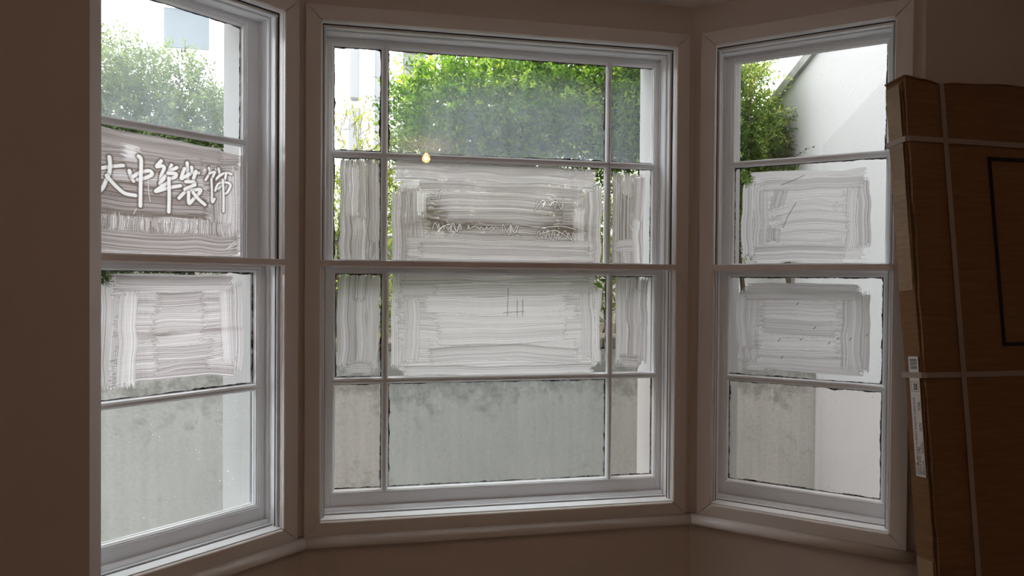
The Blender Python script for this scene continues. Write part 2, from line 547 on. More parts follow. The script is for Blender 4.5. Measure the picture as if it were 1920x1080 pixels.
YF = -.542                                  # room face of the front wall
RX0, RX1, RY = -2.3, 2.75, -5.2
struct(MB().prism([ptR(SE, 0), (RX1, ptR(SE, 0)[1]), (RX1, -.23), (ptR(SE, DO)[0], -.23)], 0, ZC + .03).build('wall_front_right', M['wall']),
       'beige painted room wall behind the leaning cardboard box', 'wall')
struct(MB().box(RX0, -1.141, YF, -.474, 0, ZC + .03).build('wall_front_left', M['wall']),
       'beige painted wall edge hiding the end of the lettered window', 'wall')
struct(MB().prism([(RX0, -.473), (ptL(SE, 0)[0], -.473), (ptL(SE, DO)[0], -.23), (RX0, -.23)], 0, ZC + .03).build('wall_outer_left', M['stucco']),
       'white stucco house front left of the bay', 'wall')
struct(MB().box(RX0 - .12, RX0, RY, -.23, 0, ZC + .03).build('wall_left', M['wall']), 'beige painted room wall on the left', 'wall')
struct(MB().box(RX1, RX1 + .12, RY, -.23, 0, ZC + .03).build('wall_right', M['wall']), 'beige painted room wall on the right', 'wall')
struct(MB().box(RX0 - .12, RX1 + .12, RY - .12, RY, 0, ZC + .03).build('wall_back', M['wall']), 'beige painted wall behind the viewer', 'wall')
plan = [(RX0 - .12, RY - .12), (RX1 + .12, RY - .12), (RX1 + .12, -.23), ptR(SE, DO), cornR(DO), cornL(DO), ptL(SE, DO), (RX0 - .12, -.23)]
struct(MB().prism(plan, ZC, ZC + .2).build('ceiling', M['ceiling']), 'off white flat room ceiling', 'ceiling')
struct(MB().prism(plan, -.15, 0).build('floor', M['floor']), 'brown boarded room floor', 'floor')
up_plan = [(-7, -.6), (7, -.6), (7, -.23), ptR(SE, DO), cornR(DO), cornL(DO), ptL(SE, DO), (-7, -.23)]
struct(MB().prism(up_plan, ZC + .2, 7.5).build('wall_upper_storey', M['stucco']), 'white stucco house front above the bay', 'wall')
struct(MB().box(-7, RX0 - .121, -.6, -.23, -.3, ZC + .2).build('wall_neighbour_left', M['stucco']), 'white stucco house front further left', 'wall')
struct(MB().box(RX1 + .121, 7, -.6, -.23, -.3, ZC + .2).build('wall_neighbour_right', M['stucco']), 'white stucco house front further right', 'wall')


# window boards: a rounded nosing that runs round the bay
def board(name, p0, m0, p1, m1, nrm, lab):
    """p0,p1 wall-line points; m0,m1 mitre directions per unit of projection"""
    prof = [(0, .568), (.030, .568), (.039, .571), (.044, .577), (.0455, .584), (.044, .591), (.0395, .598), (.032, .6025), (.022, .604), (0, .604)]
    loops = []
    for p, mi in ((p0, m0), (p1, m1)):
        loops.append([(p[0] + mi[0] * q, p[1] + mi[1] * q, z) for q, z in prof])
    o = MB().loft(loops).build(name, M['trim'], smooth=False)
    for p in o.data.polygons: p.use_smooth = len(p.vertices) == 4
    return struct(o, lab, 'window sill')


mitL = (math.tan(AL / 2), -1.0)
mitR = (-math.tan(AR / 2), -1.0)
board('trim_1', tuple(CL), mitL, tuple(CR), mitR, None, 'rounded painted window board under the wide sash window')
board('trim_2', ptR(SE - .012, 0), tuple(-NR), tuple(CR), mitR, None, 'rounded painted window board running behind the cardboard box')
board('trim_3', ptL(SE - .012, 0), tuple(-NL), tuple(CL), mitL, None, 'rounded painted window board under the lettered window')


# ================================================================== whitewash painter
def noise1(n, k, r):
    """smooth 1-D noise in 0..1 with feature size k cells"""
    m_ = max(4, int(n / k) + 4)
    a = r.random(m_)
    x = np.linspace(0, m_ - 1.001, n)
    i = x.astype(int)
    f = x - i
    f = f * f * (3 - 2 * f)
    return a[i] * (1 - f) + a[np.minimum(i + 1, m_ - 1)] * f


def bristle(n, k, r):
    """fine alternating bristle marks"""
    m_ = max(6, int(n / k) + 4)
    a = .5 + .5 * np.where(np.arange(m_) % 2 == 0, 1, -1) * (.15 + .85 * r.random(m_))
    x = np.linspace(0, m_ - 1.001, n) + (noise1(n, n / 7, r) - .5) * 2.0
    x = np.clip(x, 0, m_ - 1.001)
    i = x.astype(int)
    f = x - i
    f = f * f * (3 - 2 * f)
    return a[i] * (1 - f) + a[i + 1] * f


def noise2(shape, ky, kx, r):
    h, w = shape
    my, mx_ = max(3, int(h / ky) + 3), max(3, int(w / kx) + 3)
    a = r.random((my, mx_))
    y = np.linspace(0, my - 1.001, h); x = np.linspace(0, mx_ - 1.001, w)
    iy = y.astype(int); ix = x.astype(int)
    fy = (y - iy)[:, None]; fx = (x - ix)[None]
    fy = fy * fy * (3 - 2 * fy); fx = fx * fx * (3 - 2 * fx)
    A = a[iy][:, ix]; B = a[iy][:, ix + 1]; Cc = a[iy + 1][:, ix]; D = a[iy + 1][:, ix + 1]
    return (A * (1 - fx) + B * fx) * (1 - fy) + (Cc * (1 - fx) + D * fx) * fy


class Wash:
    def __init__(s, w, h, seed, res=.0016):
        s.w, s.h, s.res = w, h, res
        s.nx, s.nz = max(8, int(w / res)), max(8, int(h / res))
        s.X, s.Z = np.meshgrid(np.linspace(0, w, s.nx), np.linspace(0, h, s.nz))
        s.p = np.zeros((s.nz, s.nx)); s.c = np.zeros((s.nz, s.nx))
        s.r = np.random.default_rng(seed)

    def stroke(s, vert, a, b, pos, width, tone=.4, slope=0., curve=0., cover=.95, streak=.55, ragged=.012, edge=.0, wig=.004):
        """brush stroke from a to b along the long axis, centred on pos across it (metres)"""
        r = s.r
        T, V = (s.Z, s.X) if vert else (s.X, s.Z)
        L = (s.h if vert else s.w)
        mid = (a + b) / 2
        half = max(1e-3, abs(b - a) / 2)
        q = (T - mid) / half
        wob = (noise1(400, 90, r) - .5) * 2 * wig
        cen = pos + slope * (T - mid) + curve * (1 - q * q) + np.interp(T, np.linspace(0, L, 400), wob)
        v = (V - cen) / (width / 2)
        n = 420
        vi = np.linspace(-1.15, 1.15, n)
        cells = width / s.res
        b1 = bristle(n, max(1.3, n / cells * 1.55), r)
        b2 = noise1(n, max(2, n / cells * 2.3), r)
        b3 = noise1(n, n / 4, r)
        br = np.clip(.5 + 1.6 * (.68 * b1 + .22 * b2 + .10 * b3 - .5), -.15, 1.15)
        drift = (noise2((s.nz, s.nx), 60, 60, r) - .5) * .10
        bv = np.interp(v + drift, vi, br)
        # bristles lift off now and then
        lng = noise2((s.nz, s.nx), (120 if vert else 5), (5 if vert else 120), r)
        val = tone + streak * (bv - .5) * 1.25 + .17 * (lng - .5)
        # ends
        e0 = np.interp(v, vi, noise1(n, 9, r)) * ragged * 2
        e1 = np.interp(v, vi, noise1(n, 9, r)) * ragged * 2
        lo, hi = min(a, b) + e0, max(a, b) - e1
        soft = .004
        m_ = np.clip((T - lo) / soft, 0, 1) * np.clip((hi - T) / soft, 0, 1)
        side = np.clip((1 - np.abs(v) + (lng - .5) * .16) / .06, 0, 1)
        m_ = m_ * side
        ridge = np.clip(1 - np.abs(np.abs(v) - .96) / .05, 0, 1) * edge
        end = (np.exp(-((T - lo) / .006) ** 2) + np.exp(-((hi - T) / .006) ** 2)) * .18
        val = val + ridge + end
        k = m_ * .86
        s.p = s.p * (1 - k) + val * k
        s.c = np.maximum(s.c * (1 - m_ * .5), m_ * np.clip(cover + .035 - .07 * (1 - bv) + .05 * (lng - .5), 0, 1))

    def blot(s, cx, cz, rx, rz, amt):
        q = ((s.X - cx) / rx) ** 2 + ((s.Z - cz) / rz) ** 2
        nz = noise2((s.nz, s.nx), 4, 26, s.r)
        s.p += amt * np.exp(-q * 1.4) * (.35 + 1.1 * nz)

    def line(s, pts, rad, inner=0.0, inner_cover=.80, rim=.5, rimw=.0028):
        d = np.full(s.p.shape, 9.)
        P = np.array(pts, float)
        # smooth the polyline
        if len(P) > 2:
            t = np.arange(len(P)); tt = np.linspace(0, len(P) - 1, len(P) * 6)
            i = np.clip(tt.astype(int), 0, len(P) - 2); f = (tt - i)[:, None]
            p0 = P[np.maximum(i - 1, 0)]; p1 = P[i]; p2 = P[i + 1]; p3 = P[np.minimum(i + 2, len(P) - 1)]
            P = .5 * ((2 * p1) + (-p0 + p2) * f + (2 * p0 - 5 * p1 + 4 * p2 - p3) * f ** 2 + (-p0 + 3 * p1 - 3 * p2 + p3) * f ** 3)
        for A, B in zip(P[:-1], P[1:]):
            ab = B - A
            l2 = ab @ ab + 1e-12
            t = np.clip(((s.X - A[0]) * ab[0] + (s.Z - A[1]) * ab[1]) / l2, 0, 1)
            d = np.minimum(d, np.hypot(s.X - A[0] - t * ab[0], s.Z - A[1] - t * ab[1]))
        ins = np.clip((rad - d) / .0016 + .5, 0, 1)
        rm = np.exp(-((d - rad - rimw * .6) / rimw) ** 2) * (1 - ins)
        s.p = np.clip(s.p + rim * rm, -1, 1.2)
        s.p = s.p * (1 - ins) + inner * ins
        s.c = s.c * (1 - ins) + inner_cover * ins
        s.c = np.maximum(s.c, rm * .9 * (s.c > .2))

    def build(s, parent, x0, z0, y, label=None):
        p = np.clip(s.p, 0, 1); c = np.clip(s.c, 0, 1)
        idx = np.arange(s.nx * s.nz).reshape(s.nz, s.nx)
        keep = (c[:-1, :-1] + c[1:, :-1] + c[:-1, 1:] + c[1:, 1:]) > .02
        q = np.stack([idx[:-1, :-1], idx[:-1, 1:], idx[1:, 1:], idx[1:, :-1]], -1)[keep]
        used = np.unique(q)
        remap = np.full(s.nx * s.nz, -1); remap[used] = np.arange(len(used))
        q = remap[q]
        X = (s.X + x0).ravel()[used]; Z = (s.Z + z0).ravel()[used]
        # the paint film has a real, tiny relief
        Y = y - .0004 * p.ravel()[used]
        co = np.stack([X, Y, Z], -1)
        me = bpy.data.meshes.new('whitewash')
        me.vertices.add(len(used)); me.vertices.foreach_set('co', co.ravel())
        me.loops.add(q.size); me.loops.foreach_set('vertex_index', q.ravel())
        me.polygons.add(len(q)); me.polygons.foreach_set('loop_start', np.arange(0, q.size, 4))
        me.polygons.foreach_set('loop_total', np.full(len(q), 4))
        for nm, arr in (('paint', p), ('cover', c)):
            at = me.attributes.new(nm, 'FLOAT', 'POINT')
            at.data.foreach_set('value', arr.ravel()[used].astype(np.float32))
        me.update(); me.validate()
        me.materials.append(M['wash'])
        o = bpy.data.objects.new('whitewash', me)
        col.objects.link(o)
        o.parent = parent
        if label: o['label'] = label
        return o


def rows(ws, x0, x1, z0, z1, n, tone, width, jit=.02, curve=.006, **kw):
    r = ws.r
    zs = np.linspace(z1 - width / 2, z0 + width / 2, n)
    order = list(range(n)); r.shuffle(order)
    for i in order:
        ws.stroke(False, x0 + r.random() * jit, x1 - r.random() * jit, zs[i] + (r.random() - .5) * width * .2, width * (0.9 + .3 * r.random()),
                  tone + (r.random() - .5) * .22, (r.random() - .5) * .05, (r.random() - .5) * 2 * curve, **kw)


def cols(ws, x0, x1, z0, z1, n, tone, width, jit=.02, curve=.004, **kw):
    r = ws.r
    xs = np.linspace(x0 + width / 2, x1 - width / 2, n) if n > 1 else [(x0 + x1) / 2]
    order = list(range(n)); r.shuffle(order)
    for i in order:
        ws.stroke(True, z0 + r.random() * jit, z1 - r.random() * jit, xs[i] + (r.random() - .5) * width * .15, width * (.95 + .25 * r.random()),
                  tone + (r.random() - .5) * .2, (r.random() - .5) * .04, (r.random() - .5) * 2 * curve, **kw)


# lettering wiped through the paint, in the coordinates of the left window (metres)
LETTERS = [[(-0.579, 1.786), (-0.557, 1.794), (-0.533, 1.801), (-0.502, 1.808)], [(-0.539, 1.828), (-0.537, 1.807), (-0.539, 1.782), (-0.548, 1.757), (-0.557, 1.735), (-0.577, 1.71)], [(-0.546, 1.773), (-0.533, 1.757), (-0.515, 1.739), (-0.496, 1.726), (-0.467, 1.723)], [(-0.485, 1.795), (-0.479, 1.777), (-0.473, 1.766)], [(-0.474, 1.779), (-0.454, 1.794), (-0.428, 1.802), (-0.421, 1.792), (-0.438, 1.78), (-0.462, 1.771)], [(-0.459, 1.842), (-0.452, 1.83), (-0.453, 1.772), (-0.454, 1.693)], [(-0.394, 1.837), (-0.407, 1.818), (-0.392, 1.822), (-0.385, 1.816), (-0.393, 1.792), (-0.397, 1.766)], [(-0.397, 1.766), (-0.382, 1.79), (-0.373, 1.804), (-0.363, 1.828)], [(-0.373, 1.804), (-0.347, 1.823)], [(-0.373, 1.801), (-0.35, 1.803), (-0.352, 1.793), (-0.369, 1.784)], [(-0.377, 1.77), (-0.41, 1.742), (-0.373, 1.756), (-0.336, 1.767)], [(-0.371, 1.787), (-0.37, 1.735), (-0.371, 1.682)], [(-0.315, 1.842), (-0.313, 1.811), (-0.314, 1.784)], [(-0.323, 1.823), (-0.333, 1.791), (-0.318, 1.8), (-0.299, 1.813)], [(-0.301, 1.83), (-0.296, 1.813), (-0.279, 1.815)], [(-0.287, 1.819), (-0.295, 1.794)], [(-0.319, 1.782), (-0.29, 1.781), (-0.322, 1.749), (-0.34, 1.728)], [(-0.322, 1.758), (-0.29, 1.775)], [(-0.31, 1.75), (-0.309, 1.715), (-0.294, 1.73), (-0.275, 1.752), (-0.274, 1.762), (-0.301, 1.756)], [(-0.296, 1.75), (-0.279, 1.731), (-0.258, 1.715)], [(-0.245, 1.836), (-0.243, 1.82), (-0.256, 1.795)], [(-0.243, 1.818), (-0.226, 1.824), (-0.236, 1.801)], [(-0.237, 1.799), (-0.235, 1.767), (-0.234, 1.726), (-0.226, 1.737)], [(-0.213, 1.838), (-0.21, 1.82), (-0.221, 1.8)], [(-0.219, 1.805), (-0.192, 1.826), (-0.169, 1.825)], [(-0.187, 1.825), (-0.195, 1.795), (-0.215, 1.77)], [(-0.224, 1.764), (-0.214, 1.787), (-0.192, 1.795), (-0.172, 1.789), (-0.182, 1.764), (-0.191, 1.757)], [(-0.199, 1.803), (-0.196, 1.753), (-0.196, 1.698)]]
FINE = [[(-0.432, 1.773), (-0.43, 1.733), (-0.425, 1.708)], [(-0.465, 1.684), (-0.473, 1.667)], [(-0.186, 1.573), (-0.157, 1.6)], [(-0.179, 1.578), (-0.15, 1.593)], [(-0.265, 1.766), (-0.252, 1.761)], [(-0.173, 1.82), (-0.177, 1.797)], [(-0.163, 1.72), (-0.179, 1.709)]]
SCRIBBLE_CU = [[(-0.244, 1.647), (-0.214, 1.677), (-0.17, 1.692)], [(-0.194, 1.664), (-0.174, 1.688), (-0.162, 1.66), (-0.15, 1.689), (-0.142, 1.665)], [(0.03, 1.66), (0.047, 1.685), (0.062, 1.659), (0.076, 1.686)], [(0.14, 1.747), (0.159, 1.778), (0.176, 1.787), (0.193, 1.767), (0.219, 1.784), (0.24, 1.77)], [(0.156, 1.655), (0.22, 1.672), (0.267, 1.649), (0.295, 1.632)], [(0.166, 1.68), (0.241, 1.689), (0.305, 1.678)], [(0.064, 1.653), (0.085, 1.645)], [(-0.223, 1.811), (-0.229, 1.779)]]
SCRATCH_CL = [[(0.029, 1.447), (0.026, 1.344)], [(0.013, 1.356), (0.089, 1.36)], [(0.064, 1.405), (0.064, 1.344)], [(0.085, 1.405), (0.085, 1.344)]]
SCRATCH_RU = [[(0.343, 1.774), (0.317, 1.729), (0.299, 1.684)], [(0.291, 1.845), (0.338, 1.862), (0.371, 1.876)]]


def shift(lines, x0, z0): return [[(a - x0, b - z0) for a, b in l] for l in lines]


def wash_for(key, w, h, x0, z0):
    """the whitewash on one pane; w,h pane size; x0,z0 its lower left corner in window coordinates"""
    r = None
    if key == 'CU':
        ws = Wash(w, h, 21)
        for z_ in (.2, .5, .78): ws.stroke(False, .03, w - .02, h * z_, h * .42, .40, cover=.92)
        cols(ws, .018, .14, -.06, h * .82, 3, .48, .05, .05, edge=.1)
        cols(ws, w - .125, w - .015, -.06, h * .88, 3, .44, .05, .05, edge=.1)
        ws.stroke(False, .01, w - .03, h * .88, .085, .44, -.01, .004)
        rows(ws, .10, w - .07, h * .0, h * .80, 6, .48, .085, .05)
        rows(ws, .15, w - .15, h * .20, h * .68, 4, .50, .075, .06, .012)
        ws.stroke(True, h * .42, h * .74, .125, .035, .22)
        ws.stroke(True, h * .10, h * .60, w - .10, .045, .25)
        rows(ws, .06, w - .02, -.04, h * .22, 3, .38, .07, .05)
        ws.blot(.17, h * .48, .045, .055, .42); ws.blot(.26, h * .36, .16, .022, .42)
        ws.blot(w * .80, h * .33, .11, .030, .55); ws.blot(w * .52, h * .37, .22, .012, .35); ws.blot(w * .78, h * .52, .10, .05, .2)
        for (qx, qz, wd, ht, nn) in ((-.20, 1.672, .10, .022, 14), (.05, 1.672, .06, .026, 9), (.20, 1.775, .11, .026, 12), (.225, 1.655, .16, .022, 16), (-.06, 1.675, .12, .008, 12)):
            pts_ = [(qx - x0 + wd * (k / nn - .5) + ws.r.normal() * .006, qz - z0 + (ht if k % 2 else -ht) * (.3 + .6 * ws.r.random())) for k in range(nn + 1)]
            ws.line(pts_, .0010, .10, .85, .28, .002)
        for l in shift(SCRIBBLE_CU, x0, z0): ws.line(l, .0013, .12, .85, .30, .002)
    elif key == 'CL':
        ws = Wash(w, h, 22)
        for z_ in (.25, .55, .85): ws.stroke(False, .02, w - .03, h * z_, h * .42, .22, cover=.92)
        cols(ws, .012, .09, h * .03, h * 1.05, 2, .20, .05, .02)
        cols(ws, w - .11, w - .015, h * .03, h * .92, 2, .21, .05, .03)
        rows(ws, .015, w - .03, h * .03, h * 1.07, 8, .20, .075, .04, .008)
        rows(ws, .11, w - .10, h * .10, h * .90, 7, .15, .06, .06, .016)
        ws.stroke(True, h * .10, h * .80, .075, .06, .20, .05, .012)
        ws.stroke(True, h * .12, h * .86, w - .075, .055, .24, -.03)
        ws.stroke(False, .04, w - .04, h * .045, .035, .12, cover=.7)
        for l in shift(SCRATCH_CL, x0, z0): ws.line(l, .0008, .75, .9, .2, .0012)
    elif key == 'CU_l':
        ws = Wash(w, h, 23)
        cols(ws, .030, w - .006, -.05, h * 1.04, 4, .54, .05, .012)
        ws.stroke(True, -.05, h * .45, w * .55, .05, .50); ws.stroke(True, h * .40, h * .97, w * .38, .05, .42)
        ws.stroke(True, 0, h * .2, w * .80, .035, .55)
    elif key == 'CU_r':
        ws = Wash(w, h, 24)
        cols(ws, .008, w - .030, -.05, h * 1.0, 4, .56, .05, .014)
        ws.stroke(True, h * .12, h * .75, w * .42, .05, .62); ws.stroke(False, .01, w * .75, h * .18, .05, .40)
        ws.stroke(True, -.05, h * .5, w * .68, .04, .34)
    elif key == 'CL_l':
        ws = Wash(w, h, 25)
        cols(ws, .014, w - .014, h * .02, h * 1.06, 4, .40, .045, .02)
        ws.stroke(True, h * .1, h * .78, w * .5, .06, .30); ws.stroke(False, .02, w - .025, h * .09, .045, .30)
    elif key == 'CL_r':
        ws = Wash(w, h, 26)
        cols(ws, .012, w - .022, h * .02, h * 1.06, 4, .42, .045, .02)
        ws.stroke(True, h * .1, h * .9, w * .55, .055, .36)
        ws.stroke(False, .025, w - .045, h * .12, .05, .50)
    elif key == 'LU':
        ws = Wash(w, h, 27, .0014)
        rows(ws, -.04, w + .016, -.02, h * .95, 9, .66, .075, .01, .004)
        ws.stroke(False, -.02, w * .90, h * .90, .055, .70, -.02)
        rows(ws, -.03, w - .09, h * .30, h * .84, 7, .78, .055, .02, .006)
        cols(ws, w - .10, w - .002, h * .10, h * .86, 3, .55, .045, .04)
        cols(ws, -.02, w - .02, h * .13, h * .35, 12, .55, .055, .012, streak=.8)
        rows(ws, -.04, w, -.03, h * .17, 2, .64, .06, .02)
        ws.stroke(False, .12, .19, h * .80, .05, .30); ws.stroke(False, .0, .07, h * .83, .04, .32); ws.stroke(False, .05, .40, h * .62, .03, .40)
        ws.stroke(True, h * .70, h * .80, w - .10, .05, .12)
        for l in shift(LETTERS, x0, z0): ws.line(l, .0052 if l[0][0] < w - .12 else .0036, .0, .78, .45, .0030)
        for l in shift(FINE, x0, z0): ws.line(l, .0011, .05, .75, .15, .0015)
    elif key == 'LL':
        ws = Wash(w, h, 28)
        cols(ws, w - .16, w - .035, h * .09, h * .96, 3, .34, .055, .02)
        cols(ws, .05, .175, h * .05, h * .94, 3, .30, .05, .03)
        rows(ws, .06, w - .05, h * .12, h * .965, 7, .34, .065, .05, .014)
        rows(ws, .175, w - .125, h * .16, h * .84, 6, .36, .06, .03, .014)
        ws.stroke(False, .08, w - .06, h * .91, .05, .44)
        ws.stroke(True, h * .06, h * .86, .125, .055, .20, .03); ws.stroke(True, h * .18, h * .88, w - .085, .05, .28, -.05)
        ws.blot(w * .45, h * .48, .06, .012, .3); ws.blot(w * .75, h * .50, .12, .008, .25)
    elif key == 'RU':
        ws = Wash(w, h, 29)
        rows(ws, .04, w - .045, h * .02, h * .95, 6, .14, .08, .04, .006)
        cols(ws, .025, .12, h * .02, h * .86, 3, .18, .045, .03)
        cols(ws, w - .14, w - .05, h * .06, h * .84, 3, .18, .045, .03)
        rows(ws, .09, w - .09, h * .28, h * .78, 4, .12, .075, .06, .02)
        ws.stroke(True, h * .55, h * .78, .16, .05, .30, .2); ws.stroke(True, h * .20, h * .40, .14, .05, .34)
        ws.stroke(False, .09, w - .06, h * .80, .05, .32); ws.stroke(False, .06, w - .12, h * .1, .07, .22)
        for l in shift(SCRATCH_RU, x0, z0): ws.line(l, .0009, .95, .9, .1, .0012)
    elif key == 'RL':
        ws = Wash(w, h, 30)
        rows(ws, .035, w - .045, h * .08, h * .92, 6, .18, .075, .03, .006)
        cols(ws, .028, .10, h * .10, h * .92, 2, .24, .05, .02)
        cols(ws, w - .125, w - .04, h * .07, h * .90, 3, .18, .045, .02)
        rows(ws, .08, w - .12, h * .20, h * .76, 6, .12, .05, .03, .014)
        ws.stroke(False, .04, w - .06, h * .84, .055, .28)
        ws.stroke(True, h * .12, h * .32, .075, .06, .24)
        for k in range(9):
            a, b = ws.r.random() * w * .8 + w * .1, ws.r.random() * h * .6 + h * .15
            ws.line([(a, b), (a + .006, b + .008)], .0012, 1.0, .9, .0, .001)
    return ws


# ================================================================== windows
def ring(mb, x0, x1, z0, z1, prof):
    """mitred moulding round a rectangle; prof = [(offset outwards, y)]"""
    loops = []
    for o, y in prof:
        loops.append([(x0 - o, y, z0 - o), (x1 + o, y, z0 - o), (x1 + o, y, z1 + o), (x0 - o, y, z1 + o)])
    return mb.loft(loops, closed=True, caps=False)


BW = .0125       # half width of a glazing bar
SD = .022        # moulding depth


def mould_prof(yg):
    return [(0, yg + .001), (0, yg - .0065), (.0016, yg - .0078), (.0022, yg - .0115), (.0034, yg - .0155), (.0056, yg - .0180),
            (.0070, yg - .0183), (.0072, yg - .0208), (.0084, yg - .0220), (BW + .0002, yg - .0220)]


def ragged(mb, x0, x1, z0, z1, y, heavy, r):
    """uneven strips of old putty along the glass edges"""
    for side in range(4):
        if r.random() > heavy[side]: continue
        L = (x1 - x0) if side in (0, 2) else (z1 - z0)
        n = max(8, int(L / .004))
        t = np.linspace(0, 1, n)
        w = .0013 + (.0028 * noise1(n, 2, r) + .0052 * np.clip(noise1(n, 11, r) - .35, 0, 1)) * (.35 + .65 * noise1(n, 40, r)) * (.5 + heavy[side])
        a = []
        for k in range(n):
            if side == 0: a.append(((x0 + t[k] * L), z0, (x0 + t[k] * L), z0 + w[k]))
            if side == 2: a.append(((x0 + t[k] * L), z1, (x0 + t[k] * L), z1 - w[k]))
            if side == 1: a.append((x1, z0 + t[k] * L, x1 - w[k], z0 + t[k] * L))
            if side == 3: a.append((x0, z0 + t[k] * L, x0 + w[k], z0 + t[k] * L))
        b = len(mb.v)
        for p in a:
            mb.v += [(p[0], y, p[1]), (p[2], y + .0015, p[3]), (p[0], y + .003, p[1])]
        for k in range(n - 1):
            i = b + 3 * k
            mb.f += [(i, i + 1, i + 4, i + 3), (i + 1, i + 2, i + 5, i + 4)]
    return mb


def sash(parent, name, yg, gx0, gx1, gz0, gz1, bars_x, bars_z, fx0, fx1, fz0, fz1, panes, seed, label=None):
    """one sash; glass area gx/gz, frame outline fx/fz, bars at bars_x / bars_z"""
    r = np.random.default_rng(seed)
    root = empty(name, parent=parent)
    if label: root['label'] = label
    yf, yb = yg - SD, yg + .022
    MB().bbox(fx0, gx0 - BW, yf, yb, fz0, fz1).build('stile', M['sash'], root)
    MB().bbox(gx1 + BW, fx1, yf, yb, fz0, fz1).build('stile', M['sash'], root)
    MB().bbox(gx0 - BW, gx1 + BW, yf, yb, fz0, gz0 - BW).build('bottom_rail', M['sash'], root)
    MB().bbox(gx0 - BW, gx1 + BW, yf, yb, gz1 + BW, fz1).build('top_rail', M['sash'], root)
    xs = [gx0] + [v for b in bars_x for v in (b - BW, b + BW)] + [gx1]
    zs = [gz0] + [v for b in bars_z for v in (b - BW, b + BW)] + [gz1]
    for b in bars_x: MB().bbox(b - .009, b + .009, yg - .019, yb - .004, gz0 - .01, gz1 + .01).build('glazing_bar', M['sash'], root)
    for b in bars_z: MB().bbox(gx0 - .01, gx1 + .01, yg - .019, yb - .004, b - .009, b + .009).build('glazing_bar', M['sash'], root)
    for i in range(len(xs) // 2):
        for j in range(len(zs) // 2):
            x0, x1, z0, z1 = xs[2 * i], xs[2 * i + 1], zs[2 * j], zs[2 * j + 1]
            o = ring(MB(), x0, x1, z0, z1, mould_prof(yg)).build('glazing_moulding', M['sash'], root)
            spec = panes.get((i, j), {})
            MB().box(x0 - .002, x1 + .002, yg + .001, yg + .004, z0 - .002, z1 + .002).build('pane', M[spec.get('glass', 'glass')], root)
            ragged(MB(), x0, x1, z0, z1, yg - .003, spec.get('putty', (.7, .9, .6, .9)), r).build('putty', M['putty'], root)
            if spec.get('wash'):
                w, h = x1 - x0, z1 - z0
                wash_for(spec['wash'], w, h, x0, z0).build(root, x0, z0, yg + .0002, spec.get('wash_label'))
    return root


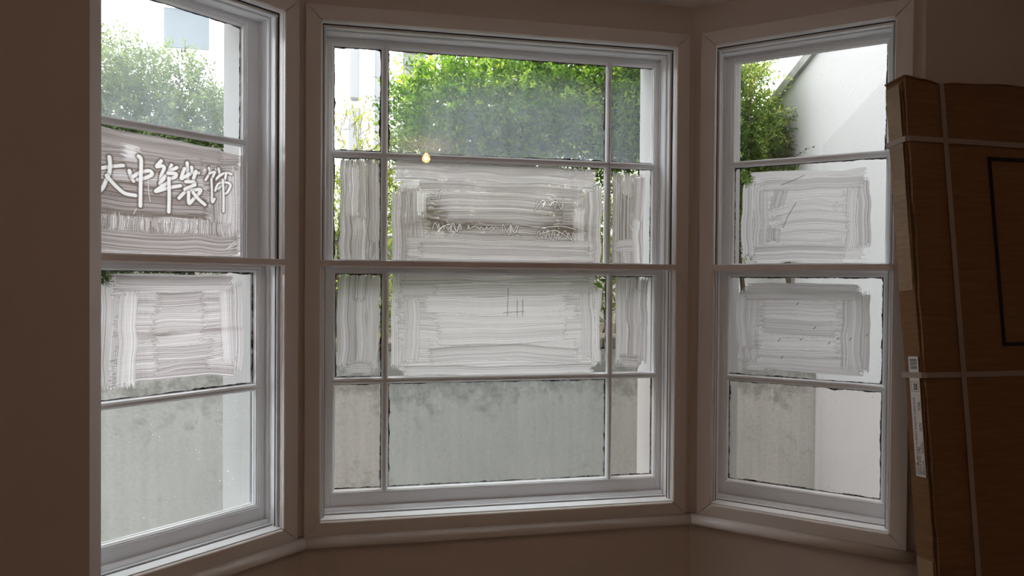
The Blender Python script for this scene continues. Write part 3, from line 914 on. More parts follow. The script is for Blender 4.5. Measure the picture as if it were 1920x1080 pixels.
def window(name, loc, rz, x0, x1, label, low, upp, mirror=False):
    """box sash window with mitred architrave and slim secondary glazing; local x along the wall, y outwards"""
    root = empty(name, (loc[0], loc[1], 0), rz)
    struct(root, label, 'window')
    A, T = .054, .016
    # architrave: four mitred boards
    for q in (((x0 - A, ZB - A * .93), (x0, ZB), (x0, ZT), (x0 - A, ZT + A)),
              ((x1, ZB), (x1 + A, ZB - A * .93), (x1 + A, ZT + A), (x1, ZT)),
              ((x0, ZT), (x1, ZT), (x1 + A, ZT + A), (x0 - A, ZT + A)),
              ((x0 - A, ZB - A * .93), (x1 + A, ZB - A * .93), (x1, ZB), (x0, ZB))):
        cx = sum(p[0] for p in q) / 4; cz = sum(p[1] for p in q) / 4
        def ins(p, e):
            d = Vector((cx - p[0], cz - p[1]))
            return (p[0] + math.copysign(min(abs(d.x), e), d.x), p[1] + math.copysign(min(abs(d.y), e), d.y))
        g = [ins(p, .0006) for p in q]
        f_ = [ins(p, .0035) for p in q]
        MB().loft([[(p[0], .0, p[1]) for p in g], [(p[0], -T + .003, p[1]) for p in g], [(p[0], -T, p[1]) for p in f_]]).build('architrave', M['trim'], root)
    # linings of the sash box
    Y1 = DI
    MB().box(x0 - LN, x0, .0005, Y1, ZB - LN, ZT + LN).build('jamb_lining', M['sash'], root)
    MB().box(x1, x1 + LN, .0005, Y1, ZB - LN, ZT + LN).build('jamb_lining', M['sash'], root)
    MB().box(x0, x1, .0005, Y1, ZT, ZT + LN).build('head_lining', M['sash'], root)
    MB().box(x0, x1, .0005, Y1 + .02, ZB - LN - .008, ZB - .001).build('sill_lining', M['sash'], root)
    # outer stone sill
    MB().bbox(x0 + .03, x1 - .03, Y1 + .02, DO + .03, ZB - .0495, ZB - .022).build('outer_sill', M['stucco'], root)
    # outer stops: the channel beside the lower sash, seen through its glass
    for a, b in ((x0, low[0] - .004), (low[1] + .004, x1)):
        MB().box(a, b, .1385, Y1 + .002, ZB - .001, 1.508).build('outer_stop', M['stucco'], root)
    # staff beads in front of the lower sash, parting beads between the sashes
    yl = .115 - SD
    for a, b in ((x0, x0 + .006), (x1 - .006, x1)):
        MB().bbox(a, b, yl - .018, yl - .001, ZB + .012, ZT, .004).build('staff_bead', M['sash'], root)
        MB().bbox(a, b, .1375, .1425, 1.54, ZT, .001).build('parting_bead', M['sash'], root)
    MB().bbox(x0 + .006, x1 - .006, yl - .018, yl - .001, ZT - .007, ZT, .004).build('staff_bead', M['sash'], root)
    MB().bbox(x0, x1, yl - .020, yl - .001, ZB, ZB + .016, .005).build('staff_bead', M['sash'], root)
    # secondary glazing
    sg = empty('secondary_glazing', parent=root)
    zr0, zr1 = 1.519, 1.541
    for a, b in ((x0, x0 + .009), (x1 - .009, x1)):
        MB().bbox(a, b, .030, .048, zr0, ZT, .0015).build('side_channel', M['track'], sg)
        MB().bbox(a, b, .014, .046, ZB, zr0 - .001, .0015).build('side_channel', M['track'], sg)
        MB().box(a + (.009 if a == x0 else -.0015), b + (.0015 if a == x0 else -.009), .022, .026, ZB + .005, zr0 - .002).build('shade_line', M['gap'], sg)
        MB().box(a + (.0 if a == x0 else .0075), b - (.0075 if a == x0 else .0), .022, .0295, zr1, ZT - .001).build('shade_line', M['gap'], sg)
    MB().bbox(x0, x1, .026, .048, ZT - .010, ZT, .0015).build('head_channel', M['track'], sg)
    MB().box(x0 + .001, x1 - .001, .020, .0255, ZT - .002, ZT - .0003).build('shade_line', M['gap'], sg)
    # bottom track: a sloping bright strip
    MB().loft([[(x, -.002, ZB - .001), (x, .046, ZB - .001), (x, .046, ZB + .012), (x, .040, ZB + .012), (x, .036, ZB + .006), (x, -.002, ZB + .003)]
               for x in (x0 + .001, x1 - .001)]).build('bottom_track', M['track'], sg)
    MB().box(x0 + .01, x1 - .01, .0365, .0395, ZB + .0062, ZB + .0085).build('shade_line', M['gap'], sg)
    # meeting rail
    MB().bbox(x0 - .004, x1 + .004, -.0195, .040, zr0, zr1, .003).build('meeting_rail', M['trim'], sg)
    MB().box(x0 + .009, x1 - .009, .034, .037, zr1, ZT - .010).build('glass_sheet', M['glass_sec'], sg)
    MB().box(x0 + .009, x1 - .009, .024, .027, ZB + .010, zr0).build('glass_sheet', M['glass_sec'], sg)
    lo = sash(root, 'lower_sash', .115, *low)
    us = sash(root, 'upper_sash', .165, *upp)
    return root


ZLOW = (.722, 1.497)
ZUPP = (1.549, 2.322)
fr = (ZB - .004, 1.536)          # lower sash outline
fu = (1.510, ZT + .004)          # upper sash outline
bx = (-.425, .425)

window('window_1', (0, 0), 0, -W2, W2, 'wide centre sash window of the bay, three panes across with whitewashed middle rows',
       ((-.601, .603, *ZLOW, bx, (1.112,), -W2 - .002, W2 + .002, *fr, {
           (0, 0): dict(glass='glass_low_warm', putty=(.9, 1, .8, .9)), (1, 0): dict(glass='glass_low', putty=(.8, .9, .9, 1)), (2, 0): dict(glass='glass_low_warm', putty=(.6, 1, .7, .3)),
           (0, 1): dict(wash='CL_l', putty=(.6, 1, 1, .9)), (1, 1): dict(wash='CL', putty=(.6, .4, .4, .4), wash_label='bright whitewash brushed in long strokes with small scratched marks'),
           (2, 1): dict(wash='CL_r', putty=(.6, .6, .8, .3))}, 3)),
       ((-.612, .612, *ZUPP, (-.431, .431), (1.933,), -W2 - .002, W2 + .002, *fu, {
           (0, 0): dict(wash='CU_l', putty=(.1, .6, .6, .8)), (1, 0): dict(wash='CU', putty=(.1, .5, .4, .6), wash_label='streaky whitewash with brown thick patches and finger scribbles'),
           (2, 0): dict(wash='CU_r', putty=(.1, .5, .5, .4)),
           (0, 1): dict(glass='glass', putty=(.7, 1, .9, .9)), (1, 1): dict(glass='glass_fog_c', putty=(.8, 1, 1, .9)), (2, 1): dict(glass='glass_fog_s', putty=(.5, .4, .7, .4))}, 4)))

# dried run of whitewash on the wide bottom pane
def drip_mat():
    ma, nt, out = mat('dried_whitewash_run')
    t = N(nt, 'ShaderNodeBsdfTranslucent'); t.inputs[0].default_value = (.85, .85, .84, 1)
    d = N(nt, 'ShaderNodeBsdfDiffuse'); d.inputs[0].default_value = (.8, .8, .79, 1)
    x = N(nt, 'ShaderNodeMixShader'); x.inputs[0].default_value = .3
    nt.links.new(t.outputs[0], x.inputs[1]); nt.links.new(d.outputs[0], x.inputs[2]); nt.links.new(x.outputs[0], out.inputs[0])
    return ma
M['drip'] = drip_mat()
for o_ in bpy.data.objects:
    if o_.name == 'lower_sash':
        MB().tube([(-.2385, .1155, 1.099), (-.2375, .1155, 1.075), (-.239, .1155, 1.055), (-.236, .1155, 1.035), (-.2335, .1155, 1.01), (-.235, .1155, .985), (-.2355, .1155, .965)],
                  [.0008, .0022, .0014, .0024, .0016, .0020, .0006], 8).build('paint_run', M['drip'], o_)
        MB().tube([(-.290, .1155, 1.06), (-.291, .1155, 1.02), (-.289, .1155, .985), (-.288, .1155, .972)], [.0004, .0009, .0011, .0004], 6).build('paint_run', M['drip'], o_)

window('window_2', tuple(CR), -AR, S0, S1, 'narrow sash window of the bay beside the cardboard box',
       ((.119, .633, *ZLOW, (), (1.112,), S0 - .002, S1 + .002, *fr, {
           (0, 0): dict(glass='glass_low_warm', putty=(1, 1, 1, 1)), (0, 1): dict(wash='RL', putty=(.8, .9, .9, .8))}, 5)),
       ((.123, .637, *ZUPP, (), (1.933,), S0 - .002, S1 + .002, *fu, {
           (0, 0): dict(wash='RU', putty=(.1, .2, .5, .4)), (0, 1): dict(glass='glass', putty=(.5, .9, .7, .4))}, 6)))

window('window_3', tuple(CL), AL, -S1, -S0, 'narrow sash window of the bay with characters wiped into its whitewash',
       ((-.633, -.119, *ZLOW, (), (1.112,), -S1 - .002, -S0 + .002, *fr, {
           (0, 0): dict(glass='glass_low', putty=(.6, .8, .7, .5)), (0, 1): dict(wash='LL', putty=(.8, 1, .9, .5))}, 7)),
       ((-.637, -.140, *ZUPP, (), (1.933,), -S1 - .002, -S0 + .002, *fu, {
           (0, 0): dict(wash='LU', putty=(.2, .3, .3, .2), wash_label='brownish whitewash with five handwritten characters wiped clear'),
           (0, 1): dict(glass='glass_fog_l', putty=(.5, 1, 1, .6))}, 8)))

# ================================================================== outside: light well, garden, stair
YW = 1.40                                    # face of the retaining wall
XS = 2.232                                   # face of the stair flank
GZ = 1.06                                    # garden level
struct(MB().box(-6, XS + .2, YW, YW + .22, -.3, GZ + .02).build('wall_retaining', M['render']), 'grey mildewed rendered wall of the light well outside', 'wall')
o = MB()
n = 60
xs_ = np.linspace(-6, XS - .001, n)
for k in range(n - 1):
    a = .012 * math.sin(k * 1.7) + .006 * math.sin(k * 4.1)
    o.bbox(xs_[k] + .002, xs_[k + 1] - .002, YW - .012 + a * .3, YW + .24, GZ + .02, GZ + .085 + a, .012)
struct(o.build('trim_ledge', M['ledge']), 'mossy stone ledge on top of the light well wall', 'ledge')
struct(MB().box(-7, 7, -.23, YW + .1, -.45, -.3).build('ground_lightwell', M['paving']), 'paved floor of the light well', 'paving')
struct(MB().box(-14, XS + .1, YW + .22, 4.2, GZ - .3, GZ).build('ground_garden', M['soil']), 'dark garden soil behind the light well wall', 'ground')
struct(MB().box(-30, 30, 4.2, 40, GZ - .5, GZ - .1).build('ground_street', M['paving']), 'pale street beyond the front garden', 'street')

mb = MB()
mb.box(-8, 6, 3.9, 4.1, GZ - .3, 1.82)
gw = mb.build('wall_garden', M['cream'])
struct(gw, 'low cream garden wall beyond the hedge', 'wall')
MB().bbox(-8, 6, 3.86, 4.14, 1.82, 1.88, .01).build('coping', M['coping'], gw)


def ztop(y): return 2.745 + (1.81 - y) * .457
mb = MB()
mb.loft([[(x, -.22, -.3), (x, 3.0, -.3), (x, 3.0, ztop(3.0)), (x, -.22, ztop(-.22))] for x in (XS, XS + .28)])
st = mb.build('wall_stair', M['stair'])
struct(st, 'white painted flank wall of the front steps with sloping top', 'wall')
MB().loft([[(x, -.22, ztop(-.22)), (x, 3.02, ztop(3.02)), (x, 3.02, ztop(3.02) + .065), (x, -.22, ztop(-.22) + .065)] for x in (XS - .03, XS + .31)]).build('coping', M['coping'], st)
def zl(y): return 2.357 + (1.27 - y) * .5
MB().loft([[(x, -.22, -.3), (x, 1.34, -.3), (x, 1.34, zl(1.34)), (x, -.22, zl(-.22))] for x in (XS - .014, XS + .01)]).build('lower_render', M['stair_low'], st)


# ---------------------------------------------------------------- foliage
def rot_basis(d, r):
    """orthonormal frames for an array of directions"""
    a = r.normal(size=d.shape)
    a -= (a * d).sum(1, keepdims=True) * d
    a /= np.linalg.norm(a, axis=1, keepdims=True) + 1e-9
    return a, np.cross(d, a)


def leaves_mesh(name, P, D, Nn, L, Wd, tone, mat_, parent):
    """folded leaf blades: base P, direction D, normal Nn"""
    n = len(P)
    S = np.cross(D, Nn)
    L = L[:, None]; Wd = Wd[:, None]
    v = np.empty((n, 6, 3))
    v[:, 0] = P
    v[:, 1] = P + D * L * .35 + S * Wd * .5 + Nn * Wd * .16
    v[:, 2] = P + D * L * .75 + S * Wd * .36 + Nn * Wd * .10
    v[:, 3] = P + D * L - Nn * Wd * .22
    v[:, 4] = P + D * L * .75 - S * Wd * .36 + Nn * Wd * .10
    v[:, 5] = P + D * L * .35 - S * Wd * .5 + Nn * Wd * .16
    base = (np.arange(n) * 6)[:, None]
    q = np.stack([base + np.array([0, 1, 2, 3]), base + np.array([0, 3, 4, 5])], 1).reshape(-1, 4)
    me = bpy.data.meshes.new(name)
    me.vertices.add(n * 6); me.vertices.foreach_set('co', v.ravel())
    me.loops.add(q.size); me.loops.foreach_set('vertex_index', q.ravel().astype(np.int32))
    me.polygons.add(len(q)); me.polygons.foreach_set('loop_start', np.arange(0, q.size, 4)); me.polygons.foreach_set('loop_total', np.full(len(q), 4))
    at = me.attributes.new('tone', 'FLOAT', 'POINT')
    at.data.foreach_set('value', np.repeat(np.clip(tone, 0, 1), 6).astype(np.float32))
    me.update(); me.validate()
    me.materials.append(mat_)
    ob = bpy.data.objects.new(name, me)
    col.objects.link(ob)
    ob.parent = parent
    ob['kind'] = 'stuff'
    return ob


def shrub(name, label, loc, blobs, n_twigs, mat_, seed, leaf=.03, group='shrubs above the light well', cat='shrub', zmin=0.0, drop=None, per=11, tone0=.45, lean=.25):
    """a bush: woody stems, twigs set over a lumpy volume, paired leaves along each twig; coordinates relative to loc"""
    r = np.random.default_rng(seed)
    root = empty(name, loc)
    tag(root, label, cat, group)
    B = np.array(blobs, float)                     # cx cy cz rx ry rz
    vol = B[:, 3] * B[:, 4] * B[:, 5]
    pick = r.choice(len(B), n_twigs, p=vol ** .8 / (vol ** .8).sum())
    d = r.normal(size=(n_twigs, 3)); d /= np.linalg.norm(d, axis=1, keepdims=True)
    rad = r.random(n_twigs) ** .30
    P = B[pick, :3] + d * rad[:, None] * B[pick, 3:]
    P += r.normal(size=P.shape) * .03
    if drop is not None:
        k = drop(P, r); P, d, rad = P[k], d[k], rad[k]
    k = P[:, 2] > zmin
    P, d, rad = P[k], d[k], rad[k]
    m_ = len(P)
    T = d * .8 + np.array([0, 0, lean]) + r.normal(size=(m_, 3)) * .55
    T /= np.linalg.norm(T, axis=1, keepdims=True)
    ln = leaf * (3.2 + 2.6 * r.random(m_))
    A, Bv = rot_basis(T, r)
    LP, LD, LN_, LL, LW, LT = [], [], [], [], [], []
    tw_tone = tone0 + .35 * (rad - .75) + r.normal(size=m_) * .20 + .38 * (P[:, 2] - P[:, 2].mean())  # brighter new growth on top; shade of the lower hedge put into the tone
    for j in range(per):
        t = (j + .6) / per
        ang = (j * 2.4) + r.random(m_) * .9
        side = A * np.cos(ang)[:, None] + Bv * np.sin(ang)[:, None]
        D = T * (.55 + .35 * t) + side * .85 + r.normal(size=(m_, 3)) * .22
        D /= np.linalg.norm(D, axis=1, keepdims=True)
        Nn = np.array([0, 0, 1.0]) + r.normal(size=(m_, 3)) * .55
        Nn -= (Nn * D).sum(1, keepdims=True) * D
        Nn /= np.linalg.norm(Nn, axis=1, keepdims=True) + 1e-9
        bend = np.array([0, 0, -.10]) * (t * t)
        LP.append(P + T * (ln * t)[:, None] + bend * ln[:, None]); LD.append(D); LN_.append(Nn)
        sz = leaf * (.65 + .6 * r.random(m_)) * (1.05 - .35 * t)
        LL.append(sz); LW.append(sz * (.36 + .16 * r.random(m_)))
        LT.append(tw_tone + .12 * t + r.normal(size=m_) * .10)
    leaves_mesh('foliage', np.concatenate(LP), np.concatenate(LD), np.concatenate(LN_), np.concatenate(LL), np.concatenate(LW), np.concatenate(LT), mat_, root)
    # twigs as thin three-sided rods
    mb = MB()
    for i in r.choice(m_, min(m_, 900), replace=False):
        mb.tube([P[i] - T[i] * .05, P[i] + T[i] * ln[i] * .9], [.0022, .0010], 3)
    tw = mb.build('twigs', M['bark'], root); tw['kind'] = 'stuff'
    # stems
    for b in B[:10]:
        f0 = np.array([b[0] * .8 + r.normal() * .04, b[1], 0.0]); f1 = b[:3] + np.array([0, 0, b[5] * .3])
        pts = [f0 * (1 - t) + f1 * t + r.normal(size=3) * .02 * (t > 0) for t in np.linspace(0, 1, 6)]
        MB().tube(pts, [.018, .016, .014, .011, .008, .004], 6).build('stem', M['bark'], root)
    return root


def sparse_low(lo, hi, keep):
    def f(P, r):
        t = np.clip((P[:, 2] - lo) / (hi - lo), 0, 1)
        return r.random(len(P)) < keep + (1 - keep) * t
    return f

# the tall hedge seen through the wide window
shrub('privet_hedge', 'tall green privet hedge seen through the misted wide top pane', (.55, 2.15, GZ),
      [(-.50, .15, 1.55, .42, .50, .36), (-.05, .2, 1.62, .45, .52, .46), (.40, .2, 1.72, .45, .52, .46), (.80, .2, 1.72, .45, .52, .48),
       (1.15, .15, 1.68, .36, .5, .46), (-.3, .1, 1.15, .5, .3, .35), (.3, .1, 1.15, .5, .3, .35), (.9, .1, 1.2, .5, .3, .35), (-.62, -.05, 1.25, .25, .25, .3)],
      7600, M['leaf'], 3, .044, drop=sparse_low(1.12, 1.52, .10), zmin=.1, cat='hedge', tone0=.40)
# the rounded bush seen through the lettered window
shrub('rounded_bush', 'pale green rounded bush seen above the wiped characters', (-1.98, 2.35, GZ),
      [(-.35, 0, 1.35, .55, .45, .62), (.12, 0, 1.25, .46, .42, .58), (.42, -.05, 1.10, .32, .36, .48), (-.1, 0, .75, .6, .4, .45), (-.75, .1, 1.3, .5, .4, .6)],
      7000, M['leaf_pale'], 5, .036, tone0=.5, zmin=.1)
# climber in the corner by the steps
shrub('climbing_shrub', 'dark leafy climber hanging over the sloping white stair wall', (1.98, 1.95, GZ),
      [(-.12, -.15, 1.55, .24, .24, .38), (.02, -.05, 1.25, .26, .26, .34), (-.12, -.1, 1.78, .22, .22, .22), (-.1, -.1, .95, .2, .2, .3), (-.2, -.2, 1.2, .2, .2, .5)],
      1900, M['leaf_dark'], 8, .034, tone0=.52, zmin=.3, lean=.1)
# low yellow plants along the ledge
for i, (x, y, h, w, sd) in enumerate(((-.72, 2.6, 1.55, .34, 31), (-.30, 2.55, 1.40, .22, 32), (.72, 1.86, .98, .34, 33), (1.25, 1.9, 1.0, .24, 34), (.05, 1.9, .85, .3, 35))):
    shrub('leafy_plant', ('yellow green plant below the white building behind the small top pane', 'light green plant left of the tall hedge',
                          'yellow green plant under the middle of the tall hedge', 'yellow green plant under the right end of the tall hedge',
                          'yellow green plant under the left end of the tall hedge')[i], (x, y, GZ),
          [(0, 0, h * .80, w, w * .7, h * .24), (0, 0, h * .45, w * .8, w * .6, h * .4)], 330, M['leaf_yellow'], sd, .034, per=8, tone0=.5, group='low plants behind the ledge', cat='plant')
for i, (x, sd) in enumerate(((-.62, 41), (-.32, 42), (.98, 43))):
    shrub('broadleaf_plant', ('broad leaved green plant behind the left glazing bar', 'broad leaved dark green plant beside the left glazing bar', 'broad leaved green plant behind the right glazing bar')[i],
          (x, 1.86, GZ), [(0, 0, .28, .16, .10, .24)], 34, M['leaf_dark'], sd, .085, per=6, tone0=.75, group='low plants behind the ledge', cat='plant', lean=.7)
# clipped hedge on the street side of the garden wall
shrub('street_hedge', 'pale green clipped hedge beyond the low cream garden wall', (-.4, 5.2, GZ - .1),
      [(-2.2, 0, 1.15, .7, .4, .62), (-1.2, 0, 1.2, .7, .4, .62), (-.2, 0, 1.15, .7, .4, .60), (.8, 0, 1.2, .7, .4, .6), (1.8, 0, 1.15, .7, .4, .62), (2.8, 0, 1.15, .7, .4, .62),
       (-1.7, 0, .5, 1.0, .4, .5), (0, 0, .5, 1.0, .4, .5), (1.7, 0, .5, 1.0, .4, .5)],
      3600, M['leaf_street'], 61, .055, per=8, tone0=.5, zmin=.05, cat='hedge')
# sprig on the stair wall
shrub('ivy_sprig', 'small ivy sprig clinging to the white stair wall', (XS - .03, 1.66, GZ),
      [(0, 0, 1.36, .03, .03, .15), (0, 0, 1.2, .03, .05, .08)], 60, M['leaf_dark'], 51, .026, per=7, tone0=.35, group=None)


# ---------------------------------------------------------------- far building
bd = empty('white_building', (-1.5, 11.0, GZ - .1))
tag(bd, 'overexposed white stucco building across the street', 'building')
MB().bbox(-9, 9, 0, 3, 0, 8.2, .02).build('wall', M['facade'], bd)
MB().bbox(-9.1, 9.1, -.35, 0.01, 8.0, 8.35, .05).build('cornice', M['facade'], bd)
for (x, z, w, h) in ((-2.55, 4.75, .78, 1.5), (-4.6, 4.75, .78, 1.5), (-6.6, 4.75, .78, 1.5), (3.6, 4.9, .8, 1.5), (5.6, 4.9, .8, 1.5), (-2.55, 1.4, .8, 1.7), (-4.6, 1.4, .8, 1.7), (3.6, 1.4, .8, 1.7)):
    f = MB().bbox(x - w / 2 - .12, x + w / 2 + .12, -.06, .01, z - .08, z + h + .1, .02).build('window_surround', M['facade'], bd)
    MB().bbox(x - w / 2, x + w / 2, -.075, -.055, z, z + h, .01).build('pane', M['slate'], f)
    MB().bbox(x - w / 2, x + w / 2, -.09, -.074, z + h / 2 - .03, z + h / 2 + .03, .005).build('sash_bar', M['facade'], f)
MB().bbox(.40, .56, -.20, .01, 3.98, 8.0, .02).build('pilaster', M['facade_grey'], bd)
MB().bbox(.38, .60, -.26, .01, 2.9, 3.80, .02).build('pilaster_base', M['facade_grey'], bd)
MB().tube([(.92, -.12, 0), (.92, -.12, 8)], .06, 10).build('drainpipe', M['facade_grey'], bd)
MB().bbox(1.40, 1.84, -.10, .01, 3.6, 6.2, .01).build('louvre_panel', M['brick'], bd)
for k in range(10):
    MB().bbox(1.42, 1.82, -.14, -.09, 3.7 + k * .25, 3.84 + k * .25, .01).build('slat', M['brick'], bd)

# ================================================================== pendant lamp in the room (its reflection shows in the glass)
pl = empty('pendant_lamp', (-.13, -2.6, ZC))
tag(pl, 'bare bulb pendant lamp hanging from the ceiling', 'lamp')
MB().loft([[(math.cos(a) * q, math.sin(a) * q, z) for a in np.linspace(0, 2 * PI, 25)[:-1]] for q, z in ((.045, -.0005), (.045, -.012), (.028, -.022), (.008, -.026))]).build('ceiling_rose', M['rose'], pl)
MB().tube([(0, 0, -.02), (0, 0, -.06)], .004, 8).build('cord', M['cord'], pl)
MB().tube([(0, 0, -.055), (0, 0, -.085)], .014, 16).build('lamp_holder', M['brass'], pl)
prof = [(.012, -.082), (.014, -.090), (.024, -.105), (.030, -.120), (.030, -.130), (.025, -.142), (.014, -.151), (.002, -.154)]
MB().loft([[(math.cos(a) * q, math.sin(a) * q, z) for a in np.linspace(0, 2 * PI, 25)[:-1]] for q, z in prof]).build('bulb', M['bulb'], pl, smooth=True)
MB().loft([[(math.cos(a) * q, math.sin(a) * q, z) for a in np.linspace(0, 2 * PI, 13)[:-1]] for q, z in ((.002, -.108), (.010, -.112), (.013, -.121), (.010, -.130), (.002, -.134))]).build('filament', M['bulb_core'], pl, smooth=True)

# ================================================================== cardboard box leaning on the wall
BXW, BXT, BXH = .86, .073, 2.085
lean = math.atan(.107)
bxr = empty('cardboard_box', (1.1436, -.7055, -.0573))
bxr.scale = (1.0388,) * 3
bxr.rotation_euler = (-lean, 0, 0)            # top leans towards the wall
tag(bxr, 'tall flat brown cardboard carton with pale straps leaning on the wall', 'carton')
# body: gridded slab, y from -BXT (room side) to 0 (wall side); edges slightly crushed
r = np.random.default_rng(5)
nx, nz = 44, 100
xs_ = np.linspace(0, BXW, nx); zs_ = np.linspace(.0575, BXH, nz)
dipx = np.array([.118, .62])
def topdip(x): return -sum(.010 * np.exp(-((x - d) / .035) ** 2) for d in dipx) + .010 * np.exp(-(x / .03) ** 2)
edge_w = noise1(nz, 4, r) * .005 + noise1(nz, 15, r) * .006
def surf(y, bul):
    v = []
    for k, z in enumerate(zs_):
        for i, x in enumerate(xs_):
            zz = z + (topdip(x) if k == nz - 1 else (topdip(x) * .5 if k == nz - 2 else 0))
            xx = x + (edge_w[k] - .005 if (i == 0 and y < -.01) else 0)
            b = bul * (math.sin(PI * x / BXW) * math.sin(PI * z / BXH)) * .004
            v.append((xx, y + b, zz))
    return v
mb = MB()
F_, B_ = surf(-BXT, -1), surf(0, .2)
mb.v = F_ + B_
o_ = len(F_)
def gi(k, i): return k * nx + i
for k in range(nz - 1):
    for i in range(nx - 1):
        mb.f.append((gi(k, i), gi(k, i + 1), gi(k + 1, i + 1), gi(k + 1, i)))
        mb.f.append((o_ + gi(k, i), o_ + gi(k + 1, i), o_ + gi(k + 1, i + 1), o_ + gi(k, i + 1)))
    for i, s_ in ((0, 1), (nx - 1, -1)):
        mb.f.append((gi(k, i), gi(k + 1, i), o_ + gi(k + 1, i), o_ + gi(k, i)))
for i in range(nx - 1):
    for k in (0, nz - 1):
        mb.f.append((gi(k, i), gi(k, i + 1), o_ + gi(k, i + 1), o_ + gi(k, i)))
mb.build('body', M['card'], bxr)
# side flap with an uneven edge, folded over the narrow side
mb = MB()
n = 120
zz = np.linspace(.062, BXH - .004, n)
w1 = -BXT + .004 + noise1(n, 3, r) * .003 + noise1(n, 12, r) * .003
loopA, loopB = [], []
for k in range(n):
    bow = .002 * math.sin(zz[k] * 9) + .0015 * r.random()
    loopA.append((-.004 - bow, w1[k], zz[k])); loopB.append((-.004 - bow, -.003, zz[k]))
b = 0
for k in range(n):
    xo = loopA[k][0]
    mb.v += [(xo, loopA[k][1], zz[k]), (xo - .003, loopA[k][1] + .001, zz[k]), (xo - .003, -.004, zz[k]), (xo, -.003, zz[k])]
for k in range(n - 1):
    for q in range(4):
        w_ = (q + 1) % 4
        mb.f.append((4 * k + q, 4 * k + w_, 4 * k + 4 + w_, 4 * k + 4 + q))
mb.f += [(0, 1, 2, 3), (4 * n - 4, 4 * n - 1, 4 * n - 2, 4 * n - 3)]
mb.build('side_flap', M['card'], bxr)['label'] = 'light brown narrow side flap with a ragged edge'
# top flap, lifted a little at the corner
mb = MB()
pts = np.linspace(-.008, BXW + .004, 60)
for k, x in enumerate(pts):
    zt_ = BXH + topdip(max(0, x)) + .002 + .003 * math.sin(x * 23)
    mb.v += [(x, -BXT - .004, zt_ - .003), (x, -BXT - .004, zt_ + .001), (x, .0, zt_ + .001), (x, .0, zt_ - .003)]
for k in range(59):
    for q in range(4):
        w_ = (q + 1) % 4
        mb.f.append((4 * k + q, 4 * k + w_, 4 * k + 4 + w_, 4 * k + 4 + q))
mb.f += [(0, 1, 2, 3), (236, 239, 238, 237)]
mb.build('top_flap', M['card'], bxr)
# clear tape along the upper narrow side, wrinkled
mb = MB()
n = 70
zt_ = np.linspace(1.46, BXH - .01, n)
for k in range(n):
    wr = .0014 * r.random()
    mb.v += [(-.0112 - wr, -BXT + .012, zt_[k]), (-.0112 - .0014 * r.random(), -BXT * .5, zt_[k]), (-.0112 - .0014 * r.random(), -.008, zt_[k])]
for k in range(n - 1):
    for q in range(2):
        mb.f.append((3 * k + q, 3 * k + q + 1, 3 * k + 4 + q, 3 * k + 3 + q))
mb.build('tape', M['tape'], bxr)
MB().bbox(-.0108, -.0098, -BXT + .010, -.006, .60, .7, .0003).build('tape', M['tape'], bxr)


def strap_h(z, sag):
    """band round the carton at height z"""
    loops = []
    path = [(BXW + .002, -BXT - .006), (BXW * .5, -BXT - .0068), (.0, -BXT - .0045), (-.0125, -BXT + .001), (-.0135, -BXT * .5), (-.0125, .002), (.0, .004), (BXW, .004)]
    nrm = [(0, -1), (0, -1), (-.3, -.95), (-1, -.3), (-1, 0), (-.8, .6), (0, 1), (0, 1)]
    for (x, y), (a, b_) in zip(path, nrm):
        zc = z + sag * max(0, x) / BXW
        loops.append([(x, y, zc - .008), (x, y, zc + .008), (x + a * .0012, y + b_ * .0012, zc + .008), (x + a * .0012, y + b_ * .0012, zc - .008)])
    return MB().loft(loops).build('strap', M['strap'], bxr)


def strap_v(x0_, x1_):
    loops = []
    for (y, z) in ((.006, .07), (.006, BXH * .6), (.005, BXH - .002), (.0, BXH - .002), (-BXT * .5, BXH - .005), (-BXT - .001, BXH - .004), (-BXT - .006, BXH - .012), (-BXT - .0085, BXH * .5), (-BXT - .006, .07)):
        t = z / BXH
        x = x0_ + (x1_ - x0_) * t
        ny = -1 if y < -BXT + .001 else (1 if y > 0 else 0)
        nz_ = 1 if z > BXH - .006 and ny != -1 else 0
        if ny == -1 and z > BXH - .006: nz_ = .7
        loops.append([(x - .008, y, z), (x + .008, y, z), (x + .008, y + ny * .0012, z + nz_ * .0012), (x - .008, y + ny * .0012, z + nz_ * .0012)])
    return MB().loft(loops).build('strap', M['strap'], bxr)


strap_h(1.905, -.012); strap_h(1.215, .0)
strap_v(.118, .118); strap_v(.62, .62)

# printed rectangle on the front
pr = MB()
px0, px1, pz0, pz1, pw = .262, .60, 1.295, 1.86, .011
yy = -BXT - .0058
for (a, b_, c, d) in ((px0, px0 + pw, pz0, pz1), (px1 - pw, px1, pz0, pz1), (px0 + pw, px1 - pw, pz1 - pw, pz1), (px0 + pw, px1 - pw, pz0, pz0 + pw)):
    pr.box(a, b_, yy, yy + .0012, c, d)
pr.build('printed_frame', M['print'], bxr)['label'] = 'black printed rectangle outline'

# shipping label on the narrow side
lab = MB().bbox(-.0122, -.0112, -.062, -.026, .928, 1.268, .0002).build('shipping_label', M['paper'], bxr)
lab['label'] = 'white paper label with black small print and barcode'


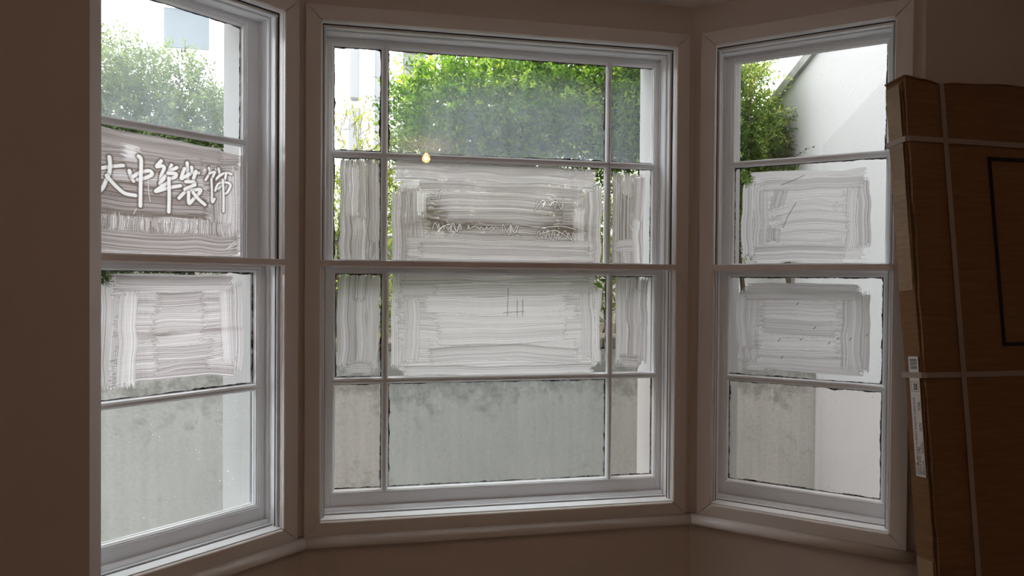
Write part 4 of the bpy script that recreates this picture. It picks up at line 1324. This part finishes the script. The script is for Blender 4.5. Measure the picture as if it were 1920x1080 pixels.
def side_text(body, size, y, z, name='label_text', wide=1.0):
    """text on the narrow side reading upwards"""
    cu = bpy.data.curves.new(name, 'FONT')
    cu.body = body
    cu.size = size
    cu.extrude = .0001
    cu.offset = size * .008
    tmp = bpy.data.objects.new(name, cu)
    col.objects.link(tmp)
    dg = bpy.context.evaluated_depsgraph_get()
    me = bpy.data.meshes.new_from_object(tmp.evaluated_get(dg))
    bpy.data.objects.remove(tmp)
    # text x -> +z (up), text y -> +y direction away from the viewer's right
    me.transform(Matrix(((0, 0, -1, -.01235), (0, 1, 0, y), (wide, 0, 0, z), (0, 0, 0, 1))))
    me.materials.clear(); me.materials.append(M['print'])
    ob = bpy.data.objects.new(name, me)
    col.objects.link(ob)
    ob.parent = lab
    return ob


K = .895


def lz(v): return .928 + (v - .870) * K
for (t_, sz, y_, z_) in (('PRODUCT NAME', .0045, -.0315, .878), ('FLEXTIME 800 WALK IN FRONT SHADOW CLEAN PLUS', .0098, -.0405, .876), ('(SINGLE SIDE) (1080)', .0098, -.0485, .876),
                         ('CODE', .004, -.0530, .878), ('80507PLWFS0', .0075, -.0595, .878), ('COLOUR', .004, -.0530, .955), ('BFNFOR30', .0075, -.0595, .945),
                         ('NET WEIGHT', .004, -.0530, 1.015), ('14.0170', .0088, -.0595, 1.012), ('GROSS WEIGHT', .004, -.0530, 1.075), ('10.3350', .0088, -.0595, 1.078)):
    side_text(t_, sz, y_, lz(z_), wide=K)
bc = MB()
z = 1.232
for k in range(24):
    wv = random.choice((.0006, .0010, .0016))
    bc.box(-.01245, -.0122, -.057, -.032, z, z + wv)
    z += wv + random.choice((.0006, .0009, .0012))
    if z > 1.260: break
bc.build('barcode', M['print'], lab)
ic = MB()
for (a, b_, c, d) in ((-.0575, -.0565, 1.168, 1.196), (-.0315, -.0305, 1.168, 1.196), (-.0565, -.0315, 1.168, 1.169), (-.0565, -.0315, 1.195, 1.196),
                      (-.052, -.048, 1.173, 1.191), (-.046, -.044, 1.176, 1.191), (-.042, -.040, 1.173, 1.186), (-.050, -.038, 1.173, 1.175), (-.044, -.037, 1.188, 1.190)):
    ic.box(-.01245, -.0122, a, b_, c, d)
ic.build('label_symbol', M['print'], lab)
